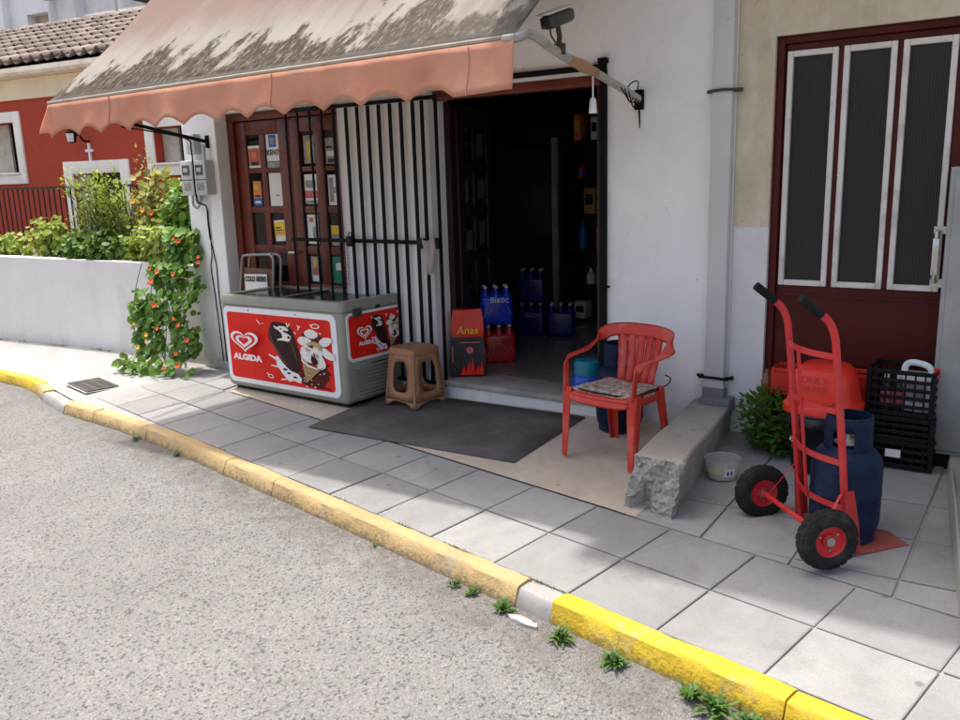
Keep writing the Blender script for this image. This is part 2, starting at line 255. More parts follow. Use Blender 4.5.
MAT = dict(
 asphalt=m_asphalt(), slab=m_slab(), grout=m_slab('pavement_concrete', (.37,.362,.35), False),
 beige=m_slab('beige_concrete', (.55,.465,.375), False),
 earth=mat('bare_earth', (.16,.13,.10), .95, var=.4, bump=.6),
 white=m_plaster('white_plaster', (.87,.865,.855), (.62,.60,.585), .3, (.05, .45, (.40,.36,.32))),
 white_step=m_plaster('step_whitewash', (.66,.65,.63), (.42,.40,.37), .6),
 planter=m_plaster('pinkish_white_render', (.71,.675,.668), (.52,.46,.43), .22, (-.25, .12, (.36,.32,.29))),
 far_white=m_plaster('old_white_render', (.90,.90,.89), (.40,.39,.38), .4),
 cream=m_cream(), redwall=m_plaster('red_render', (.42,.066,.036), (.34,.055,.04), .3),
 frame_white=m_plaster('cream_window_surround', (.88,.83,.75), (.5,.45,.38), .3),
 band=m_plaster('cream_eaves_band', (.84,.70,.50), (.45,.37,.25), .35),
 gutter=mat('beige_gutter', (.82,.71,.56), .6, var=.2, dirt=(.2,.17,.13)),
 awning=m_awning(), valance=m_valance(),
 bar_dirty=mat('dirty_front_rail', (.30,.24,.19), .7, var=.35, dirt=(.12,.09,.07)),
 steel_white=mat('worn_white_steel', (.42,.41,.37), .5, metal=.0, dirt=(.18,.13,.09), da=.7, ds=9),
 tape=mat('brown_tape', (.42,.25,.13), .6, var=.25), blackm=mat('black_painted_iron', (.007,.007,.0075), .65, var=.3, spec=.12),
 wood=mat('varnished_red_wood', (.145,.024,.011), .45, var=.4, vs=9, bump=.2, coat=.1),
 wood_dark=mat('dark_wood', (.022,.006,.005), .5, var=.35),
 glass=m_glass('window_glass', (.02,.02,.02), .05, .35), freezer_glass=m_glass('freezer_lid_glass', (.05,.055,.055), .05, .55),
 dark=mat('shaded_interior', (.03,.028,.027), .9, var=.3), shelf=mat('shaded_shelf', (.03,.026,.024), .7),  # lining and shelf: shade of the unlit shop put into their colour
 floor_in=mat('shop_floor_tile', (.22,.195,.17), .22, var=.2, vs=3, bump=.05),
 sill=mat('grey_threshold_concrete', (.34,.31,.28), .8, dirt=(.18,.16,.14)),
 yellow=m_yellow('fresh_yellow_paint', (.62,.42,.022), .38), yellow_old=m_yellow('faded_yellow_paint', (.50,.345,.155), .5),
 kerb_grey=m_slab('bare_kerb_concrete', (.37,.36,.345), False),
 rubber_mat=mat('dark_rubber_mat', (.115,.105,.098), .95, var=.25, vs=3, bump=.5, bs=160, dirt=(.19,.172,.158), da=.5, spec=.08),
 block=m_block(), blocktop=m_slab('block_top_concrete', (.37,.335,.285), False),
 fz=mat('grey_green_freezer', (.29,.28,.228), .4, var=.08, bump=.05), fz_dark=mat('freezer_recess', (.05,.05,.045), .6),
 pwhite=mat('white_panel', (.80,.80,.80), .35, var=.05, bump=0), pred=mat('red_print', (.74,.022,.012), .55, spec=.15, var=.07, bump=0),
 choc=mat('chocolate_print', (.035,.012,.012), .55, spec=.15, var=.35, vs=18, bump=0), creamp=mat('cream_print', (.80,.77,.66), .4, var=.12, vs=30, bump=0),
 snow=mat('white_cream_print', (.82,.80,.77), .4, var=.14, vs=40, bump=0), coneb=mat('wafer_print', (.46,.25,.10), .4, var=.3, vs=40, bump=0),
 tan=mat('caramel_print', (.55,.33,.14), .4, var=.3, vs=40, bump=0), maroonp=mat('dark_splash_print', (.11,.012,.012), .55, spec=.15, var=.4, vs=20, bump=0),
 stool=mat('tan_plastic', (.34,.165,.085), .45, var=.12, bump=.05), stool_in=mat('dark_tan_plastic', (.22,.10,.05), .5),
 chair=mat('sun_faded_red_plastic', (.56,.036,.022), .42, var=.2, vs=4, bump=.06, dirt=(.48,.17,.145), da=.85, ds=4),
 cushion=m_cushion(), piping=mat('black_piping', (.015,.015,.015), .8),
 truck=mat('red_truck_paint', (.53,.022,.026), .42, var=.2, vs=6, bump=.08, dirt=(.30,.075,.065), da=.75, ds=16, coat=.1),
 plate=mat('worn_red_plate', (.30,.07,.055), .7, var=.3, vs=9, dirt=(.22,.16,.13), da=.8, ds=8),
 tyre=mat('dusty_tyre_rubber', (.020,.019,.018), .9, spec=.15, var=.35, bump=.2, dirt=(.085,.08,.072), da=.5, ds=14),
 steel=mat('bare_steel', (.45,.44,.42), .35, metal=.9, var=.2), grip=mat('black_rubber_grip', (.012,.012,.012), .7, spec=.15, var=.3),
 cyl=mat('navy_cylinder_paint', (.006,.015,.045), .55, spec=.18, var=.3, vs=4, bump=.08, dirt=(.03,.042,.066), da=.55, ds=6),
 brass=mat('pale_valve_metal', (.55,.53,.48), .4, metal=.5),
 dome=mat('orange_red_plastic', (.70,.030,.015), .33, var=.1, bump=.03), dome_d=mat('embossed_letters', (.54,.026,.014), .4),
 black_pl=mat('black_plastic', (.008,.008,.009), .5, var=.3, spec=.18), bag=mat('dark_bin_bag', (.02,.017,.028), .3, bump=.8, bs=20),
 redcrate=mat('red_crate_plastic', (.56,.02,.014), .45, var=.15),
 jerry=mat('white_plastic_can', (.70,.70,.70), .4, var=.06), paper=mat('white_paper', (.74,.73,.70), .7, var=.06, bump=0),
 brown_glass=mat('brown_bottle', (.20,.085,.03), .25, var=.25), ink=mat('black_ink', (.02,.02,.022), .6, bump=0),
 darkglass=mat('dark_bottle', (.03,.028,.03), .2), redcap=mat('red_cap', (.6,.02,.02), .4),
 maroon=mat('maroon_metal_door', (.080,.0095,.007), .5, var=.3, vs=3, bump=.08, dirt=(.050,.014,.010), da=.6, ds=3, spec=.2),
 alu=mat('pale_window_frame', (.70,.67,.63), .5, var=.12, dirt=(.32,.28,.23), da=.6, ds=8), ribbed=m_ribbed(),
 handle=mat('aluminium_handle', (.55,.54,.52), .3, metal=.8, var=.1),
 cab=mat('grey_cabinet_sheet', (.30,.31,.295), .55, var=.14, vs=2, dirt=(.40,.40,.38), da=.5, ds=4), creamplastic=mat('cream_plastic', (.62,.60,.54), .5),
 plinth=m_slab('plinth_concrete', (.36,.34,.31), False),
 pipe=m_plaster('painted_pipe', (.60,.595,.585), (.50,.49,.47), .35), boot=mat('grey_pvc', (.15,.155,.17), .5, var=.08), rust=mat('rusty_strap', (.08,.055,.04), .8, var=.4),
 meter=mat('grey_meter_plastic', (.52,.53,.53), .45, var=.06), meter_win=mat('meter_window', (.12,.13,.13), .2), cable_g=mat('grey_cable', (.35,.34,.33), .6),
 tub=m_glass('milky_tub_plastic', (.66,.66,.62), .3, .42), liquid=mat('yellowish_liquid', (.45,.40,.16), .2, var=.2), blueink=mat('blue_label_print', (.03,.07,.30), .5, bump=0),
 nas=m_leaf('nasturtium_leaf', (.045,.12,.018), (.15,.30,.035)), fern=m_leaf('light_green_leaf', (.11,.19,.022), (.36,.44,.07), .35),
 dry=m_leaf('yellowing_leaf', (.15,.18,.035), (.40,.38,.09), .3), low=m_leaf('dark_green_leaf', (.03,.085,.012), (.10,.20,.03)), weedm=m_leaf('weed_leaf', (.025,.075,.012), (.08,.17,.03), .2),
 bush=m_leaf('bush_leaf', (.02,.07,.014), (.09,.24,.035)), flower=mat('orange_petal', (.85,.13,.012), .5, var=.25, bump=0), flower_y=mat('yellow_petal', (.80,.42,.06), .5, bump=0), pinkfl=mat('pink_petal', (.75,.10,.09), .5, bump=0),
 stem=mat('green_stem', (.12,.14,.04), .7), twig=mat('brown_twig', (.13,.09,.055), .8),
 tile=m_cloth_tile(), black_under=mat('pit_shade', (.02,.02,.022), .8),
 water=mat('blue_shrink_film', (.01,.035,.42), .18, var=.35, vs=9, bump=.3, bs=14), water_red=mat('red_shrink_film', (.45,.015,.02), .2, var=.3, vs=9, bump=.3, bs=14), capb=mat('pale_cap', (.5,.55,.6), .4),
 yellowp=mat('yellow_print', (.75,.48,.03), .5, bump=0), orangep=mat('orange_print', (.72,.22,.07), .5, var=.2, bump=0), bluep=mat('blue_print', (.03,.13,.50), .5, var=.2, bump=0), greenp=mat('green_print', (.012,.21,.09), .5, var=.2, bump=0), greyp=mat('grey_print', (.30,.30,.29), .6, var=.4, vs=20, bump=0), redp2=mat('pale_red_print', (.55,.12,.11), .5, var=.4, vs=20, bump=0),
 bagblack=mat('black_paper_sack', (.014,.012,.012), .5, var=.3, bump=.5, bs=14), bagred=mat('red_paper_sack', (.62,.03,.012), .45, var=.2, bump=.5, bs=14),
 teal=mat('teal_plastic', (.01,.20,.30), .3), bluej=mat('blue_plastic', (.01,.06,.48), .25, var=.2), darkpaper=mat('dim_sticker', (.09,.085,.08), .6, var=.4, vs=20, bump=0), seam=mat('salmon_thread', (.52,.22,.14), .9), choc_hi=mat('chocolate_sheen', (.085,.035,.03), .5, bump=0, var=.4, vs=20), water_shaded=mat('shaded_blue_film', (.006,.014,.13), .3, var=.4, vs=9, bump=.3, bs=14), brownboard=mat('brown_hardboard', (.16,.085,.055), .7), tube=mat('grey_steel_tube', (.30,.29,.27), .35, metal=.6),  # second blue film: the deep shop's shade is in its colour
 cloth=mat('grubby_rag', (.42,.36,.34), .95, var=.25, bump=.6, bs=30), camw=mat('white_camera_hood', (.66,.64,.60), .4), camd=mat('dark_camera_body', (.05,.055,.058), .35, dirt=(.12,.12,.12)),
 bulb=mat('white_plug', (.80,.80,.80), .4, bump=0), grate=mat('cast_iron_grate', (.10,.095,.09), .7, var=.3), curtain=mat('pale_curtain', (.52,.47,.38), .9), fridge=mat('fridge_trim', (.35,.35,.35), .4),
)

# ------------------------------------------------------------------ mesh helpers
class MB:
    def __init__(s): s.v = []; s.f = []; s.t = []; s.m = []; s.uv = None; s.cur = 0; s.tint = .5
    def add(s, vs, fs, t=None, m=None):
        o = len(s.v); s.v += [Vector(p) for p in vs]
        for f in fs:
            s.f.append([i+o for i in f]); s.t.append(s.tint if t is None else t); s.m.append(s.cur if m is None else m)
        return s
    def face(s, pts, **k): return s.add(pts, [list(range(len(pts)))], **k)
    def box(s, c, d, rot=None, **k):
        x, y, z = d[0]/2, d[1]/2, d[2]/2
        ps = [Vector((a, b, e)) for e in (-z, z) for a, b in ((-x,-y),(x,-y),(x,y),(-x,y))]
        if rot is not None:
            if not isinstance(rot, Matrix): rot = Euler(rot).to_matrix()
            ps = [rot @ p for p in ps]
        c = Vector(c)
        return s.add([p+c for p in ps], [(3,2,1,0),(4,5,6,7),(0,1,5,4),(1,2,6,5),(2,3,7,6),(3,0,4,7)], **k)
    def bx(s, x0, x1, y0, y1, z0, z1, **k): return s.box(((x0+x1)/2,(y0+y1)/2,(z0+z1)/2), (x1-x0,y1-y0,z1-z0), **k)
    def tube(s, path, r, n=8, caps=True, **k):
        path = [Vector(p) for p in path]; rs = r if isinstance(r, (list, tuple)) else [r]*len(path)
        rings = []; ref = None
        for i, p in enumerate(path):
            d = (path[min(i+1, len(path)-1)] - path[max(i-1, 0)]).normalized()
            if ref is None:
                ref = d.orthogonal().normalized()
            ref = (ref - d*ref.dot(d)); ref = ref.normalized() if ref.length > 1e-6 else d.orthogonal().normalized()
            b = d.cross(ref)
            rings.append([p + (ref*math.cos(2*math.pi*j/n) + b*math.sin(2*math.pi*j/n))*rs[i] for j in range(n)])
        vs = [q for ring in rings for q in ring]; fs = []
        for i in range(len(path)-1):
            for j in range(n): fs.append((i*n+j, i*n+(j+1)%n, (i+1)*n+(j+1)%n, (i+1)*n+j))
        if caps: fs.append(tuple(range(n))[::-1]); fs.append(tuple((len(path)-1)*n+j for j in range(n)))
        return s.add(vs, fs, **k)
    def lathe(s, prof, n=24, c=(0,0,0), axis='z', **k):
        vs = []; fs = []; c = Vector(c)
        for r, z in prof:
            for j in range(n):
                a = 2*math.pi*j/n; p = Vector((r*math.cos(a), r*math.sin(a), z))
                if axis == 'x': p = Vector((p.z, p.x, p.y))
                vs.append(p+c)
        for i in range(len(prof)-1):
            for j in range(n): fs.append((i*n+j, i*n+(j+1)%n, (i+1)*n+(j+1)%n, (i+1)*n+j))
        return s.add(vs, fs, **k)
    def prism(s, poly, o, ax, ay, d, **k):
        """poly in 2-D placed at o with axes ax, ay and extruded by vector d"""
        o, ax, ay, d = Vector(o), Vector(ax), Vector(ay), Vector(d); n = len(poly)
        a = [o+ax*x+ay*y for x, y in poly]; b = [p+d for p in a]
        return s.add(a+b, [tuple(range(n))[::-1], tuple(range(n, 2*n))] + [(i,(i+1)%n,n+(i+1)%n,n+i) for i in range(n)], **k)
    def sweep(s, path, wid, thk, **k):
        """flat bar: path points, width vectors and thickness vectors (full sizes)"""
        vs = []; fs = []
        for p, w, t in zip(path, wid, thk):
            p, w, t = Vector(p), Vector(w)/2, Vector(t)/2
            vs += [p-w-t, p+w-t, p+w+t, p-w+t]
        for i in range(len(path)-1):
            for j in range(4): fs.append((i*4+j, i*4+(j+1)%4, i*4+4+(j+1)%4, i*4+4+j))
        fs.append((3,2,1,0)); e = (len(path)-1)*4; fs.append((e,e+1,e+2,e+3))
        return s.add(vs, fs, **k)
    def build(s, name, mats, parent=None, bevel=0., seg=2, smooth=35, world=False, disp=None, subsurf=0, solid=0.):
        if not isinstance(mats, (list, tuple)): mats = [mats]
        inv = parent_root(parent).matrix_basis.inverted() if (world and parent is not None) else None
        me = bpy.data.meshes.new(name)
        me.from_pydata([inv @ p if inv else p for p in s.v], [], s.f)
        for m in mats: me.materials.append(MAT[m] if isinstance(m, str) else m)
        for p, mi in zip(me.polygons, s.m): p.material_index = mi
        ca = me.color_attributes.new('tint', 'FLOAT_COLOR', 'CORNER')
        for p, t in zip(me.polygons, s.t):
            for li in p.loop_indices: ca.data[li].color = (t, t, t, 1)
        if s.uv:
            ul = me.uv_layers.new(name='UVMap')
            for l in me.loops: ul.data[l.index].uv = s.uv[l.vertex_index]
        if bevel or disp or solid:
            bm = bmesh.new(); bm.from_mesh(me)
            if bevel:
                bmesh.ops.recalc_face_normals(bm, faces=bm.faces)
                ed = [e for e in bm.edges if len(e.link_faces) == 2 and e.calc_face_angle(0) > R(30)]
                bmesh.ops.bevel(bm, geom=ed, offset=bevel, segments=seg, profile=.5, affect='EDGES', clamp_overlap=True)
            if disp: disp(bm)
            bm.to_mesh(me); bm.free()
        if smooth:
            for p in me.polygons: p.use_smooth = True
            me.set_sharp_from_angle(angle=R(smooth))
        o = bpy.data.objects.new(name, me); C.objects.link(o)
        if parent is not None: o.parent = parent
        if solid:
            md = o.modifiers.new('Solid', 'SOLIDIFY'); md.thickness = solid; md.offset = 0
        if subsurf:
            md = o.modifiers.new('Sub', 'SUBSURF'); md.levels = subsurf; md.render_levels = subsurf
        return o
def parent_root(o):
    while o.parent is not None: o = o.parent
    return o
def tag(o, label, cat, group=None):
    o['label'] = label; o['category'] = cat
    if group: o['group'] = group
    return o
def thing(name, label, cat, loc=(0,0,0), rot=(0,0,0), group=None):
    o = bpy.data.objects.new(name, None); o.empty_display_size = .1; C.objects.link(o); o.location = loc; o.rotation_euler = rot
    return tag(o, label, cat, group)
def dup(root, loc, rot, label, group=None):
    def cp(o, par):
        c = o.copy(); C.objects.link(c)
        if par is not None: c.parent = par
        for ch in kids(o): cp(ch, c)
        return c
    r = cp(root, None); r.location = loc; r.rotation_euler = rot; r['label'] = label
    if group: r['group'] = group
    return r
def kids(o): return [c for c in bpy.data.objects if c.parent == o]
def struct(o): o['kind'] = 'structure'; return o
def bez(pts, n=8):
    """Catmull-Rom through the points"""
    P = [Vector(p) for p in pts]; out = []
    for i in range(len(P)-1):
        a, b, c, d = P[max(i-1,0)], P[i], P[i+1], P[min(i+2, len(P)-1)]
        for k in range(n):
            t = k/n
            out.append(.5*((2*b) + (-a+c)*t + (2*a-5*b+4*c-d)*t*t + (-a+3*b-3*c+d)*t**3))
    out.append(P[-1]); return out
_txt = {}
def text_poly(body, size, shear=0, thick=0.0, ax='CENTER', sx=1.):
    cu = bpy.data.curves.new('t', 'FONT'); cu.body = body; cu.size = size; cu.align_x = ax; cu.align_y = 'CENTER'; cu.shear = shear; cu.offset = thick; cu.resolution_u = 3
    ob = bpy.data.objects.new('t', cu); C.objects.link(ob)
    dg = bpy.context.evaluated_depsgraph_get(); me = bpy.data.meshes.new_from_object(ob.evaluated_get(dg))
    vs = [(v.co.x*sx, v.co.y) for v in me.vertices]; fs = [list(p.vertices) for p in me.polygons]
    bpy.data.objects.remove(ob); bpy.data.curves.remove(cu); bpy.data.meshes.remove(me)
    return vs, fs
def put_text(mb, body, size, o, ax, ay, off, **kw):
    m = kw.pop('m', None)
    vs, fs = text_poly(body, size, **kw); o, ax, ay, off = Vector(o), Vector(ax), Vector(ay), Vector(off)
    mb.add([o+ax*x+ay*y+off for x, y in vs], fs, m=m)
def ellipse(cx, cy, rx, ry, n=20, rot=0., wob=0., seed=0):
    rr = random.Random(seed); out = []
    for i in range(n):
        a = 2*math.pi*i/n; k = 1 + wob*rr.uniform(-1,1); x, y = rx*k*math.cos(a), ry*k*math.sin(a)
        out.append((cx+x*math.cos(rot)-y*math.sin(rot), cy+x*math.sin(rot)+y*math.cos(rot)))
    return out
def clip(poly, a, b, c):
    """keep a*x+b*y<=c"""
    out = []
    for i in range(len(poly)):
        p, q = poly[i], poly[(i+1)%len(poly)]; fp, fq = a*p[0]+b*p[1]-c, a*q[0]+b*q[1]-c
        if fp <= 0: out.append(p)
        if fp*fq < 0: t = fp/(fp-fq); out.append((p[0]+(q[0]-p[0])*t, p[1]+(q[1]-p[1])*t))
    return out

# ------------------------------------------------------------------ setting: ground, road, pavement, kerb
def cl(v, a, b): return max(a, min(b, v))
def far_z(x, y): return SX*cl(x, -14, 12) + SY*cl(y, -9, 3)
g = MB(); xs = [-300,-120,-40,-14,-8,-4,0,4,8,12,40,120,300]; ys = [-300,-100,-30,-9,-4,0,3,8,30,100,300]
g.add([(x, y, far_z(x,y)-.22) for y in ys for x in xs], [(j*len(xs)+i, j*len(xs)+i+1, (j+1)*len(xs)+i+1, (j+1)*len(xs)+i) for j in range(len(ys)-1) for i in range(len(xs)-1)])
struct(g.build('ground', 'earth'))
KIN = [(-14.,.75),(-8.,.50),(-4.05,.233),(-3.23,.188),(-2.52,-.02),(-1.90,-.175),(-.97,-.255),(-.04,-.40)] + [grid(s, -.397) for s in (.38,1.5,2.6,3.25,3.42,4.,4.5,5.2,7.,9.,12.)]
def offs(poly, d):
    out = []
    for i, p in enumerate(poly):
        a, b = Vector(poly[max(i-1,0)]), Vector(poly[min(i+1,len(poly)-1)]); t = (b-a).normalized(); n = Vector((t.y, -t.x))
        q = Vector(p)+n*d; out.append((q.x, q.y))
    return out
KOUT = offs(KIN, .118)
rd = MB(); edge = KOUT
far = [(-14., -9.), (12.5, -11.)]
nrow = 12
vs = []; fs = []
for (x, y) in offs(KIN, .095):
    for j in range(nrow+1):
        t = (j/nrow)**1.4; yy = y + (-9.5-y)*t
        vs.append((x, yy, far_z(x, yy) - .084))
n = nrow+1
for i in range(len(KIN)-1):
    for j in range(nrow): fs.append((i*n+j, i*n+j+1, (i+1)*n+j+1, (i+1)*n+j))
rd.add(vs, fs); struct(rd.build('road', 'asphalt', smooth=0))
# pavement base and slabs
base = MB()
for i in range(len(KIN)-1):
    a, b = KIN[i], KIN[i+1]
    ya, yb = 1.35, 1.35
    A = [(a[0],a[1]), (b[0],b[1]), (b[0],yb), (a[0],ya)]
    nn = 5
    for k in range(nn):
        t0, t1 = k/nn, (k+1)/nn
        q = [(a[0], a[1]+(ya-a[1])*t0), (b[0], b[1]+(yb-b[1])*t0), (b[0], b[1]+(yb-b[1])*t1), (a[0], a[1]+(ya-a[1])*t1)]
        base.face([(x, y, gz(x,y)-(.0115 if x > -1.7 else .006)) for x, y in q])
rnd = random.Random(5)
def slab(poly, gap=.0055, h=None):
    if len(poly) < 3: return
    cx = sum(p[0] for p in poly)/len(poly); cy = sum(p[1] for p in poly)/len(poly)
    # shrink
    def shr(d):
        out = []
        for i in range(len(poly)):
            p0, p1, p2 = Vector(poly[i-1]), Vector(poly[i]), Vector(poly[(i+1)%len(poly)])
            e1 = (p1-p0); e2 = (p2-p1)
            if e1.length < 1e-5 or e2.length < 1e-5: return None
            e1.normalize(); e2.normalize(); n1 = Vector((-e1.y, e1.x)); n2 = Vector((-e2.y, e2.x)); m = (n1+n2)
            if m.length < 1e-4: return None
            m.normalize(); out.append(p1 + m*(d/max(.35, m.dot(n1))))
        return out
    a, b = shr(gap), shr(gap+.005)
    if not a or not b: return
    tx, ty, dz = rnd.uniform(-.003,.003), rnd.uniform(-.003,.003), rnd.uniform(-.0015,.0015)
    zz = lambda p, e: gz(p.x,p.y)+dz+tx*(p.x-cx)+ty*(p.y-cy)+e
    n = len(a); t = rnd.uniform(.1,.9)
    base.add([(p.x,p.y,zz(p,-.0125)) for p in a]+[(p.x,p.y,zz(p,-.003)) for p in a]+[(p.x,p.y,zz(p,0)) for p in b],
        [tuple(2*n+i for i in range(n))]+[(i,(i+1)%n,n+(i+1)%n,n+i) for i in range(n)]+[(n+i,n+(i+1)%n,2*n+(i+1)%n,2*n+i) for i in range(n)], t=t, m=1)
def above_kerb(poly):
    for i in range(5, len(KIN)-1):
        (ax_, ay_), (bx_, by_) = KIN[i], KIN[i+1]
    return poly
SL = .45
JO = [0]
for i in range(-4, 26):
    for (b0, b1) in ((-.392, 0.), (0., .383)):
        q = [grid(i*SL, b0), grid((i+1)*SL, b0), grid((i+1)*SL, b1), grid(i*SL, b1)]
        if i == 7 and b0 < -.1: q = clip(q, 1, 0, 99)
        slab(q)
for i in range(-4, 0):                                   # behind the freezer and under the vine
    for (b0, b1) in ((.383, .76), (.76, 1.2)):
        q = [grid(i*SL, b0), grid((i+1)*SL, b0), grid((i+1)*SL, b1), grid(i*SL, b1)]
        slab(clip(clip(q, 0, 1, 1.095), 1, 0, -.86))
l2 = (GY.x, GY.y, .383)                                  # right of the block: slabs laid square to the shop front
for i in range(0, 12):
    for j in range(-6, 4):
        x0, y0 = 3.335+i*.43, .02+j*.40
        q = [(x0,y0),(x0+.43,y0),(x0+.43,y0+.40),(x0,y0+.40)]
        slab(clip(clip(q, -GY.x, -GY.y, -.383), 0, 1, 1.2))
po = struct(base.build('pavement', ['grout', 'slab'], smooth=0))
# forecourt of beige concrete between the slabs and the shop step
fc = MB()
pts = [(-.9, .40+.55)] 
lo = [grid(s, .384) for s in (-.85,-.3,.2,.8,1.4,2.0,2.6,3.2,3.42)]; lo[-1] = (3.40, lo[-1][1])
for i in range(len(lo)-1):
    for k in range(4):
        t0, t1 = k/4, (k+1)/4
        P = [(lo[i][0], lo[i][1]+(1.16-lo[i][1])*t0), (lo[i+1][0], lo[i+1][1]+(1.16-lo[i+1][1])*t0), (lo[i+1][0], lo[i+1][1]+(1.16-lo[i+1][1])*t1), (lo[i][0], lo[i][1]+(1.16-lo[i][1])*t1)]
        fc.face([(x, y, gz(x,y)+.003-(.014*max(0,(x-2.2))*t if (t:=(t1 if q>1 else t0))>.5 else 0)) for q, (x, y) in enumerate(P)])
struct(fc.build('forecourt', 'beige', smooth=0))
# kerb stones
def kerb(name, pin, m, h=.004, w=.116, drop=.16, cap=True):
    pin = [tuple(p) for p in pin]; fine = []
    for i in range(len(pin)-1):
        a, b = Vector(pin[i]), Vector(pin[i+1]); k = max(1, int((b-a).length/.06))
        for j in range(k): fine.append(tuple(a.lerp(b, j/k)))
    fine.append(pin[-1]); out = offs(fine, w)
    mb = MB(); ring = []; e = .018
    mid = [((a[0]+b[0])/2, (a[1]+b[1])/2) for a, b in zip(fine, out)]
    o1 = [(a[0]+(b[0]-a[0])*.70, a[1]+(b[1]-a[1])*.70) for a, b in zip(fine, out)]; o2 = [(a[0]+(b[0]-a[0])*.785, a[1]+(b[1]-a[1])*.785) for a, b in zip(fine, out)]; o3 = [(a[0]+(b[0]-a[0])*.88, a[1]+(b[1]-a[1])*.88) for a, b in zip(fine, out)]
    vs = []
    for a, m_, b, c2, c3, c in zip(fine, [((a[0]+b[0])/2*.4+a[0]*.6, (a[1]+b[1])/2*.4+a[1]*.6) for a, b in zip(fine, out)], o1, o2, o3, out):
        z = gz(*a)
        vs += [(a[0],a[1],z-drop),(a[0],a[1],z+h-.004),(m_[0],m_[1],z+h),(b[0],b[1],z+h-.003),(c2[0],c2[1],z+h-.012),(c3[0],c3[1],z-.045),(c[0],c[1],z-.085),(c[0],c[1],z-drop)]
    n = 8; fs = []
    for i in range(len(fine)-1):
        for j in range(n-1): fs.append((i*n+j, i*n+j+1, (i+1)*n+j+1, (i+1)*n+j))
    fs.append(tuple(range(n))[::-1]); q = (len(fine)-1)*n; fs.append(tuple(q+i for i in range(n)))
    mb.add(vs, fs)
    def dsp(bm):
        for v in bm.verts:
            nn = noise.noise_vector(v.co*9)*.005 + noise.noise_vector(v.co*35)*.003
            v.co += nn
    return struct(mb.build(name, m, disp=dsp, smooth=32))
kerb('kerb', KIN[:3]+[(-3.23,.188),(-2.86,.10)], 'yellow'); kerb('kerb', [(-2.855,.098),(-2.56,-.01)], 'yellow_old', h=.0)
kerb('kerb', [(-2.56,-.01),(-2.2,-.10),(-1.93,-.17)], 'kerb_grey', h=-.012)
kerb('kerb', [(-1.92,-.172),(-1.5,-.21),(-1.42,-.215)], 'yellow_old'); kerb('kerb', [(-1.41,-.216),(-.97,-.255),(-.52,-.325)], 'yellow_old', h=.0)
kerb('kerb', [(-.51,-.326),(-.04,-.40),grid(.38,-.397),grid(.75,-.397)], 'yellow_old', h=.006)
kerb('kerb', [grid(s, -.397) for s in (.757,1.35)], 'yellow_old'); kerb('kerb', [grid(s, -.397) for s in (1.357,2.2,3.395)], 'yellow_old', h=.005)
kerb('kerb', [grid(s, -.395) for s in (3.397,3.50,3.60)], 'kerb_grey', h=-.008, w=.113)
kerb('kerb', [grid(s, -.397) for s in (3.605,4.0,4.63)], 'yellow', h=.008); kerb('kerb', [grid(s, -.397) for s in (4.637,5.4,6.1)], 'yellow', h=.004); kerb('kerb', [grid(s, -.397) for s in (6.11,8,10)], 'yellow')

q = MB(); q.prism([(-.09,-.012),(-.04,-.03),(.04,-.028),(.085,-.012),(.07,.012),(.02,.02),(-.05,.016)], (3.33,-1.245,gz(3.33,-1.245)-.086), (.98,-.19,0), (.19,.98,0), (0,0,.016))
def crumb(bm):
    bmesh.ops.subdivide_edges(bm, edges=bm.edges[:], cuts=2, use_grid_fill=True)
    for v in bm.verts: v.co += noise.noise_vector(v.co*22)*.010
tag(q.build('concrete_rubble', 'kerb_grey', disp=crumb), 'flat pale lump of broken concrete lying at the gap in the kerb', 'rubble')
# drain grate
gt = thing('drain_grate', 'grey iron drain grate set in the pale pavement near the kerb', 'grate', (-2.27,.205,gz(-2.27,.205)+.002), (0,0,R(-12)))
b = MB(); b.bx(-.27,.27,-.16,.16,-.002,.002); b.build('frame', 'kerb_grey', gt)
b = MB()
for i in range(11): b.bx(-.235+i*.047-.012,-.235+i*.047+.012,-.135,.135,.003,.014)
for j in range(4): b.bx(-.25,.25,-.135+j*.09-.008,-.135+j*.09+.008,.004,.0125)
b.build('grating', 'grate', gt)
b = MB(); b.bx(-.25,.25,-.14,.14,.0025,.0035); b.build('pit', 'black_under', gt)  # flat black sheet stands for the shade below the bars

# ------------------------------------------------------------------ shop building
shop = thing('shop_building', 'white plastered corner shop with wooden doors and a dark open doorway', 'shop', (0, FY, 0))
w = MB(); H = 3.95; T = .25
def wall(x0, x1, z0, z1, y0=FY, y1=FY+T): w.bx(x0, x1, y0, y1, z0, z1)
wall(-1.80, -1.326, -.3, H); wall(-1.326, .17, 2.36, H); wall(.17, 1.085, -.3, H); wall(1.085, 2.505, 2.372, H); wall(2.505, 3.377, -.3, H)
w.bx(-1.80,-1.55,FY+T,7.,-.3,H); w.bx(-1.55,3.377,6.75,7.,-.3,H); w.bx(3.12,3.377,FY+T,6.75,-.3,H)
w.build('wall', 'white', shop, world=True, bevel=.006, seg=1)
w = MB(); w.bx(-1.95,3.45,.95,7.15,H+.002,H+.16); w.build('roof', 'grout', shop, world=True)
w = MB(); w.bx(-1.326,.17,FY+.02,FY+T,-.3,.20); w.build('door_sill', 'white_step', shop, world=True)
# unseen slab added high on the right to throw the pavement's soft shadow
w = MB(); w.bx(2.30,7.4,-.47,FY-.003,3.52,3.66); w.build('shadow_slab', 'white', shop, world=True)
